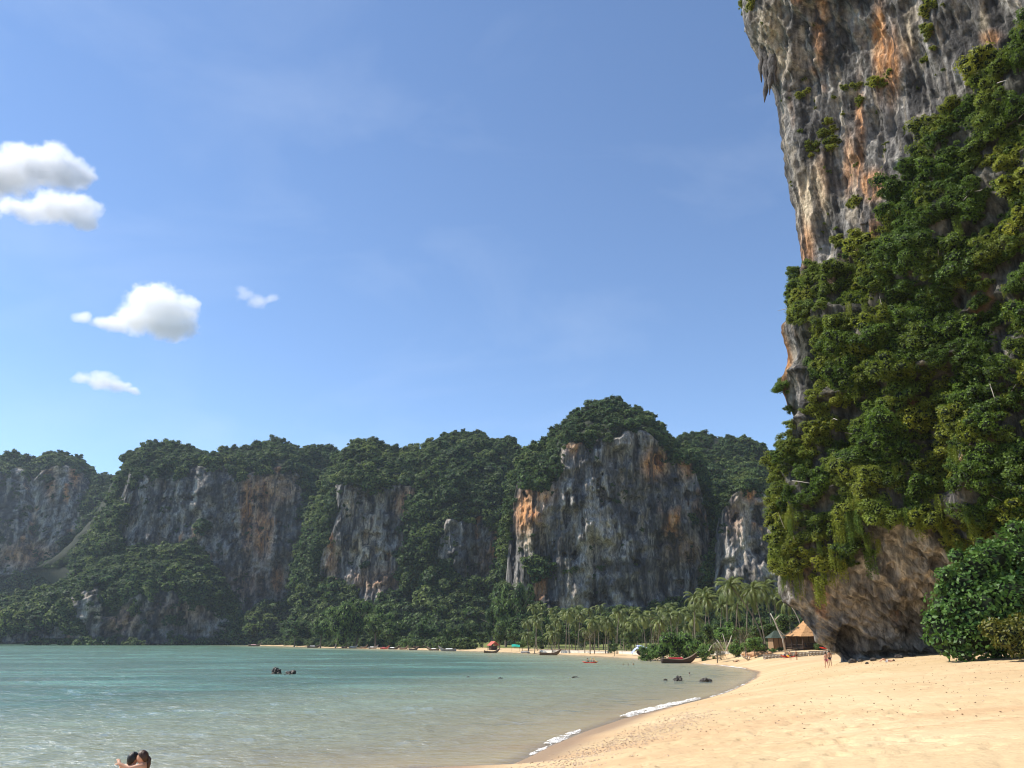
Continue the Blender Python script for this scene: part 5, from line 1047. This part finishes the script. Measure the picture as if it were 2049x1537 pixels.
SWIM = {'knl': (.1, .5, .45, .06), 'anl': (.1, .9, .5, .038), 'ftl': (.1, 1.0, .5, .033), 'knr': (-.1, .5, .45, .06), 'anr': (-.1, .9, .5, .038), 'ftr': (-.1, 1.0, .5, .033), 'ell': (.4, -.15, 1.33, .042), 'wrl': (.5, -.4, 1.33, .03), 'hal': (.5, -.48, 1.33, .032), 'elr': (-.4, -.15, 1.33, .042), 'wrr': (-.5, -.4, 1.33, .03), 'har': (-.5, -.48, 1.33, .032)}
for i, (u, v, txt) in enumerate([(1247, 1331.5, 'left one of the three heads right of the red kayak'), (1257, 1331.5, 'middle one of the three heads right of the red kayak'), (1268, 1331, 'raised arm, right one of the three right of the red kayak'), (1380, 1350, 'lone dark head below the crimson canopied boat')]):
    ps = dict(SWIM)
    if i == 2: ps.update({'elr': (-.3, 0, 1.62, .042), 'wrr': (-.28, 0, 1.88, .03), 'har': (-.28, 0, 1.97, .032)})
    q = gpx(u, v); person('swimmer, only head showing: ' + txt if i != 2 else 'swimmer with a ' + txt, Vector((q.x, q.y, -1.38)), .4 * i, 1.72, ps, 'dark_suit', None, 'hair_black', 'skin_tan')

# the embracing couple in the left foreground: remeshed bodies with modelled heads
def head_geo(c, yaw, pitch=0, s=1.0):
    bm = bmesh.new(); bmesh.ops.create_uvsphere(bm, u_segments=40, v_segments=28, radius=1)
    for v_ in bm.verts:
        x, y, z = v_.co; X, Yy, Zz = x * .074, y * .094, z * .115
        if z < 0: X *= 1 - .30 * z * z; Yy = Yy * (1 - .12 * z * z) - .012 * z * z * (1 if y < 0 else -.5)
        f = max(0, -y)
        Yy -= .024 * math.exp(-(x / .16) ** 2 - ((z + .12) / .20) ** 2) * f                     # nose
        Yy += .012 * (math.exp(-((abs(x) - .38) / .16) ** 2 - ((z - .08) / .12) ** 2)) * f       # eye sockets
        Yy -= .006 * math.exp(-(x / .28) ** 2 - ((z + .45) / .08) ** 2) * f + .009 * math.exp(-(x / .25) ** 2 - ((z + .80) / .15) ** 2) * f
        Yy -= .006 * math.exp(-(x / .5) ** 2 - ((z - .22) / .08) ** 2) * f
        v_.co = (X, Yy, Zz)
    for sx in (-1, 1):
        r_ = bmesh.ops.create_icosphere(bm, subdivisions=2, radius=1)
        for v_ in r_['verts']: v_.co = Vector((sx * .075 + v_.co.x * .012, .012 + v_.co.y * .020, -.008 + v_.co.z * .032))
    M_ = Matrix.Translation(c) @ Matrix.Rotation(yaw, 4, 'Z') @ Matrix.Rotation(pitch, 4, 'X') @ Matrix.Scale(s, 4)
    bm.transform(M_); return bm, M_
def hero(label, base, yaw, pose, hair, skin, suit, head_yaw, tail=False, top=None):
    J = dict(J0); J.update(pose); t = empty('person', base, yaw); tag(t, label, 'person')
    tmp = skin_obj('tmp', J, [e for e in EDG if e not in (('h1', 'h2'), ('h2', 'h3'))], MAT[skin], None)
    tmp.modifiers['sub'].levels = 2
    dg = bpy.context.evaluated_depsgraph_get(); me = bpy.data.meshes.new_from_object(tmp.evaluated_get(dg)); bpy.data.objects.remove(tmp)
    bm, M_ = head_geo(Vector(J['h2'][:3]) + Vector((0, -.005, 0)), head_yaw); bm.from_mesh(me)
    # fingers on both hands
    for s in 'lr':
        wr, ha = Vector(J['wr' + s][:3]), Vector(J['ha' + s][:3]); d_ = (ha - wr).normalized(); sd_ = d_.cross(Vector((0, 0, 1))); sd_ = sd_.normalized() if sd_.length > .1 else Vector((0, 1, 0)); nn = d_.cross(sd_)
        for k_, (off, ln_) in enumerate(((-.030, .062), (-.010, .075), (.010, .072), (.030, .055), (-.045, .045))):
            st = ha + sd_ * off - d_ * (.03 if k_ == 4 else 0); dd = d_ if k_ < 4 else (d_ * .5 - sd_ * .8).normalized()
            mb = MB().tube([st, st + dd * ln_ * .5 + nn * .004, st + dd * ln_ + nn * .022], [.0095, .009, .007], 6); m2_ = mb.mesh('f'); bm.from_mesh(m2_)
    me2 = bpy.data.meshes.new('body'); bm.to_mesh(me2); bm.free(); me2.materials.clear(); bo = link('body', me2, MAT[skin], t)
    rm = bo.modifiers.new('remesh', 'REMESH'); rm.mode = 'VOXEL'; rm.voxel_size = .009; rm.use_smooth_shade = True; sm = bo.modifiers.new('smooth', 'SMOOTH'); sm.factor = .5; sm.iterations = 2
    hb = bmesh.new(); bmesh.ops.create_uvsphere(hb, u_segments=40, v_segments=28, radius=1)
    for v_ in list(hb.verts):
        line = .30 - .95 * (v_.co.y + .55)                                                       # hairline from brow down behind the ear
        if v_.co.z < line: hb.verts.remove(v_)
    for v_ in hb.verts:
        q = 1 + .05 * float(fbm(np.array([[v_.co.x * 5, v_.co.y * 5, v_.co.z * 2.2]]), 3, 5)[0]); v_.co = Vector((v_.co.x * .086 * q, v_.co.y * .106 * q + .004, v_.co.z * .125 * q + .004))
    hb.transform(M_); hm_ = bpy.data.meshes.new('hair'); hb.to_mesh(hm_); hb.free(); hm_.polygons.foreach_set('use_smooth', [True] * len(hm_.polygons)); ho = link('hair', hm_, MAT[hair], t); ho.modifiers.new('thick', 'SOLIDIFY').thickness = -.012
    if tail:
        pts = [M_ @ Vector(q) for q in ((0, .09, .02), (0, .135, -.03), (.0, .14, -.12), (.0, .12, -.24), (.0, .11, -.34))]; MB().tube(pts, [.035, .042, .040, .032, .010], 10).build('ponytail', MAT[hair], ho, True)
    skin_obj('trunks' if not top else 'bikini_bottom', J, [('pel', 'hpl'), ('pel', 'hpr')], MAT[suit], t, 'pel', 1.10)
    if top:
        Js = dict(J); c_ = np.array(J['ch']); d_ = np.array([0, 0, .06, 0]); Js['b0'] = tuple(c_ - d_); Js['b1'] = tuple(c_ - d_ * .1); skin_obj('bikini_top', Js, [('b0', 'b1')], MAT[top], t, 'b0', 1.06)
def hero_base(u, vh, hh):
    best = None
    for Yq in np.linspace(9, 22, 200):
        q = at(u, vh, Yq); dz = abs(float(q[2]) - hh - gz(float(q[0]), float(Yq)))
        if best is None or dz < best[0]: best = (dz, Vector((float(q[0]), float(Yq), float(q[2]) - hh)))
    return best
db, BM_ = hero_base(264, 1520, 1.585); print('couple', db, BM_)
BW_ = Vector(at(288, 1516, BM_.y + .02)) - Vector((0, 0, 1.585))
# local -Y is the face side; the dark-haired one faces away, the other turns to the left towards him
hero('dark haired person seen from behind, embraced in the left foreground', BM_, math.pi * .9, {'ch': (0, 0, 1.37, .15), 'nk': (0, 0, 1.48, .068), 'h1': (0, -.01, 1.52, .07), 'h2': (0, -.03, 1.585, .092), 'h3': (0, 0, 1.67, .055), 'shl': (.20, .02, 1.445, .066), 'shr': (-.20, .02, 1.445, .066), 'ell': (.30, -.10, 1.22, .045), 'wrl': (.16, -.28, 1.18, .034), 'hal': (.08, -.33, 1.19, .034), 'elr': (-.30, -.12, 1.25, .045), 'wrr': (-.20, -.30, 1.30, .034), 'har': (-.12, -.35, 1.33, .034), 'sp': (0, 0, 1.12, .13)}, 'hair_black', 'skin', 'dark_suit', -0.35)
hero('brown haired person with a ponytail, face turned left, embracing the dark haired one', BW_, -math.pi * .42, {'ch': (0, 0, 1.37, .13), 'nk': (0, 0, 1.48, .068), 'h1': (0, -.01, 1.52, .07), 'h2': (0, -.03, 1.585, .092), 'h3': (0, 0, 1.67, .055), 'shl': (.18, -.02, 1.45, .058), 'shr': (-.18, -.02, 1.45, .058), 'ell': (.25, -.22, 1.42, .042), 'wrl': (.20, -.40, 1.51, .034), 'hal': (.14, -.43, 1.56, .034), 'elr': (-.22, -.22, 1.36, .04), 'wrr': (-.12, -.42, 1.46, .03), 'har': (-.05, -.47, 1.48, .03)}, 'hair_brown', 'skin', 'pink_suit', 0.0, True, 'dark_suit')

# ------------------------------------------------------------------ rocks in the water
for i, (u, v, w_, h_, txt) in enumerate([(552, 1349, 20, 12, 'dark rock in open water with a pale top, left of a pair'), (581, 1350, 24, 10, 'dark jagged rock in open water, right of a pair'), (1358, 1363, 18, 10, 'dark jagged rock near the shore in the middle of three'), (1412, 1364, 26, 7, 'low flat weedy rock nearest the sand'), (1331, 1362, 9, 4, 'small dark rock left of the jagged one near the shore'), (1151, 1356.5, 18, 3, 'low strip of rock awash below the red kayak'), (1001, 1358, 9, 3, 'small rock awash in the middle of the bay'), (936, 1356, 8, 3, 'tiny rock awash left of the middle of the bay'), (570, 1352, 5, 3, 'tiny rock tip between the open water pair')]):
    q = gpx(u, v); k_ = pxm(q); o = MB().blob((0, 0, 0), (w_ * k_ * .42, w_ * k_ * .4, h_ * k_ * .8), 90 + i, .7, 4, 1.7).build('sea_rock', MAT['wet_rock']); o.location = (q.x, q.y, -.02); tag(o, txt, 'rock', 'rocks in the shallows')

# ------------------------------------------------------------------ foam along the water edge
def foam(label, off, u0, u1, wid, hgt, seed, thr=.28):
    """froth on the shoreline between photo columns u0 and u1, shifted off pixels up or down the beach"""
    su_ = [q for q in SHORE_PX if q[1] > 1345.5] if off < 90 else [q for q in SHORE_PX if q[1] < 1346.5]
    xs = np.array([q[0] for q in su_], float); ys = np.array([q[1] for q in su_], float); od = np.argsort(xs); n_ = 420; uu = np.linspace(u0, u1, n_)
    vv = np.interp(uu, xs[od], ys[od]) + (off if off < 90 else off - 100); m_ = 40
    C_ = np.array([(*zray(a, c), 0) for a, c in zip(uu, vv)]); Tg = np.gradient(C_, axis=0); Tg /= np.linalg.norm(Tg, axis=1)[:, None]; Nr = np.stack([-Tg[:, 1], Tg[:, 0], 0 * Tg[:, 0]], 1)
    ww = np.sin(np.linspace(.10, .97, n_) * math.pi) ** .6 * wid; Q = np.repeat(np.linspace(-1, 1, m_)[None], n_, 0); V_ = C_[:, None] + Nr[:, None] * (Q * ww[:, None])[..., None]
    nz = fbm(sc3(V_, .7), 3, seed); nz2 = fbm(sc3(V_, .17), 3, seed + 3); nz3 = fbm(sc3(V_, .07), 2, seed + 5)
    ht = hgt * (1 - np.abs(Q) ** 2) * (.5 + 1.1 * nz) + .05 * nz2 + .03 * nz3; gv = np.maximum(ground(V_[..., 0], V_[..., 1]), 0); V_[..., 2] = gv + .012 + np.maximum(ht, 0)
    fq = gridfaces(n_, m_); keepv = ((1 - np.abs(Q) ** 1.6) + 1.5 * nz + .9 * nz2 + .5 * nz3 > thr).ravel(); fq = fq[keepv[fq].all(1)]
    tag(link('foam', npmesh('foam', V_.reshape(-1, 3), fq), MAT['foam']), label, None, None, 'stuff')
foam('white foam of a small breaking wave on the sand edge', -3, 1246, 1400, .8, .16, 1, .42)
foam('small patch of white foam lower down the water edge', -7, 1094, 1160, .40, .08, 5, .4)
foam('thin foam trail at the lapping water edge', -2, 1060, 1130, .25, .02, 9, .75)
foam('thin foam line along the inner curve of the bay', -1, 1410, 1508, .32, .02, 13, .8)
foam('thin foam line on the far side of the bay curve', 100, 1405, 1492, .5, .02, 17, .55)

# ------------------------------------------------------------------ shells, coral bits and leaf litter on the sand
PEB = [MB().blob((0, 0, 0), (1, .8, .45), 200 + i, .3, 1).mesh('bit') for i in range(3)]
for m_ in PEB[:2]: m_.materials.append(MAT['pebble'])
PEB[2].materials.append(MAT['litter'])
def strew(name, label, pts, sz, var):
    n_ = len(pts); z_ = ground(pts[:, 0], pts[:, 1]); P3 = np.stack([pts[:, 0], pts[:, 1], z_ + .02], 1)
    tag(scatter(name, P3, sz, np.stack([rng.normal(0, .2, n_), rng.normal(0, .2, n_), rng.uniform(0, 6.28, n_)], 1), var, 0 * sz, PEB), label, None, None, 'stuff')
band = [zray(u, v, 1.0) for u, v in ((1050, 1537), (1150, 1510), (1250, 1476), (1340, 1450), (1420, 1425), (1480, 1402))]
bi = rng.uniform(0, len(band) - 1.001, 5200); bb = np.array(band); i0 = bi.astype(int); pts = bb[i0] + (bb[i0 + 1] - bb[i0]) * (bi - i0)[:, None] + rng.normal(0, 1.25, (5200, 2)) * np.array([1, .6])
strew('shell_debris', 'line of broken shells and coral bits along the tide mark', pts, rng.uniform(.012, .042, 5200), rng.choice(3, 5200, p=[.6, .33, .07]))
pts = np.stack([rng.uniform(2, 62, 3600), rng.uniform(28, 105, 3600)], 1); pts = pts[shore_dist(pts[:, 0], pts[:, 1]) > 3]
strew('beach_litter', 'scattered leaves and twigs over the dry sand', pts, rng.uniform(.012, .05, len(pts)), rng.choice(3, len(pts), p=[.2, .15, .65]))

# ------------------------------------------------------------------ clouds
def cloud(label, blobs, D, seed, dens, soft=1.0):
    k_ = D / FPX; b = NB('cloud_vapour'); g = b.n('NewGeometry').outputs['Position']; lo, hi = np.full(3, 1e9), np.full(3, -1e9); acc = None
    wv = b.n('TexNoise', _Scale=1 / (60 * k_), _Detail=2.0); b.link(g, wv.inputs['Vector']); ws = b.n('VectorMath', operation='MULTIPLY_ADD'); b.link(wv.outputs['Color'], ws.inputs[0]); ws.inputs[1].default_value = (26 * k_,) * 3; ws.inputs[2].default_value = (-13 * k_,) * 3
    wp = b.n('VectorMath', operation='ADD'); b.link(g, wp.inputs[0]); b.link(ws.outputs[0], wp.inputs[1])
    for (u, v, r_, fl) in blobs:
        c_ = np.array(at(u, v, D)); R3 = np.array([r_ * k_, r_ * k_ * .9, r_ * k_ * fl]); lo = np.minimum(lo, c_ - R3 * 1.35); hi = np.maximum(hi, c_ + R3 * 1.35)
        sb = b.n('VectorMath', operation='SUBTRACT'); b.link(wp.outputs[0], sb.inputs[0]); sb.inputs[1].default_value = tuple(c_)
        dv = b.n('VectorMath', operation='DIVIDE'); b.link(sb.outputs[0], dv.inputs[0]); dv.inputs[1].default_value = tuple(R3)
        ln = b.n('VectorMath', operation='LENGTH'); b.link(dv.outputs[0], ln.inputs[0]); f_ = b.math('MAXIMUM', b.math('SUBTRACT', 1.15, ln.outputs['Value']), 0)
        acc = f_ if acc is None else b.math('MAXIMUM', acc, f_)
    nz = b.noise(b.pos(*(1 / (24 * k_),) * 3), 1, 7, .68)
    tot = b.math('ADD', acc, b.math('MULTIPLY', b.math('SUBTRACT', nz, .5), 1.7))
    dn = b.mr(tot, .16, .16 + .55 * soft, 0, dens / k_)
    inb = b.mr(acc, .0, .06, 0, 1); dn = b.math('MULTIPLY', dn, inb)
    pv = b.n('VolumePrincipled'); pv.inputs['Color'].default_value = (.999, .999, 1, 1); pv.inputs['Anisotropy'].default_value = .2; b.link(dn, pv.inputs['Density']); b.link(pv.outputs[0], b.out.inputs['Volume'])
    o = MB().box((lo + hi) / 2, hi - lo).build('cloud', b.m); tag(o, label, 'cloud', 'fair weather clouds'); return o
CLOUDS = True
if CLOUDS:
    cloud('biggest white cloud at the left edge of the sky', [(20, 345, 72, .8), (80, 335, 64, .8), (135, 345, 54, .8), (-60, 350, 92, .8), (165, 355, 32, .8), (110, 305, 36, .7), (40, 310, 42, .7)], 6200, 11, .048)
    cloud('white cloud just below the biggest one at the left edge', [(60, 422, 45, .6), (110, 415, 54, .7), (155, 420, 48, .8), (170, 445, 32, .6), (20, 412, 36, .5), (190, 410, 22, .7), (-30, 420, 36, .5)], 3700, 27, .048)
    cloud('heap shaped white cloud with a long tail to the left', [(310, 615, 64, .85), (345, 630, 57, .9), (275, 640, 52, .7), (235, 650, 36, .6), (200, 645, 24, .6), (165, 636, 22, .6), (330, 655, 55, .5), (365, 655, 38, .7), (380, 610, 26, .9), (300, 592, 38, .8)], 2500, 41, .048)
    cloud('small flat white cloud low over the left cliffs', [(165, 758, 24, .55), (205, 762, 34, .6), (235, 774, 30, .5), (265, 783, 20, .4), (205, 748, 20, .6)], 5200, 71, .045)
    cloud('faint wisp of cloud right of the heap shaped cloud', [(490, 590, 22, .7), (512, 600, 28, .55), (540, 598, 20, .5), (480, 580, 13, .8)], 4400, 91, .02)
# ------------------------------------------------------------------ haze
hz = MB(); hz.box((0, 0, 138), (5400, 5400, 292))
b = NB('haze_air'); pv = b.n('VolumePrincipled'); pv.inputs['Color'].default_value = (.72, .84, 1, 1); pv.inputs['Density'].default_value = .00005; pv.inputs['Anisotropy'].default_value = .2
b.link(pv.outputs[0], b.out.inputs['Volume'])
tag(hz.build('haze', b.m), 'thin bluish haze filling the bay', None, None, 'stuff')
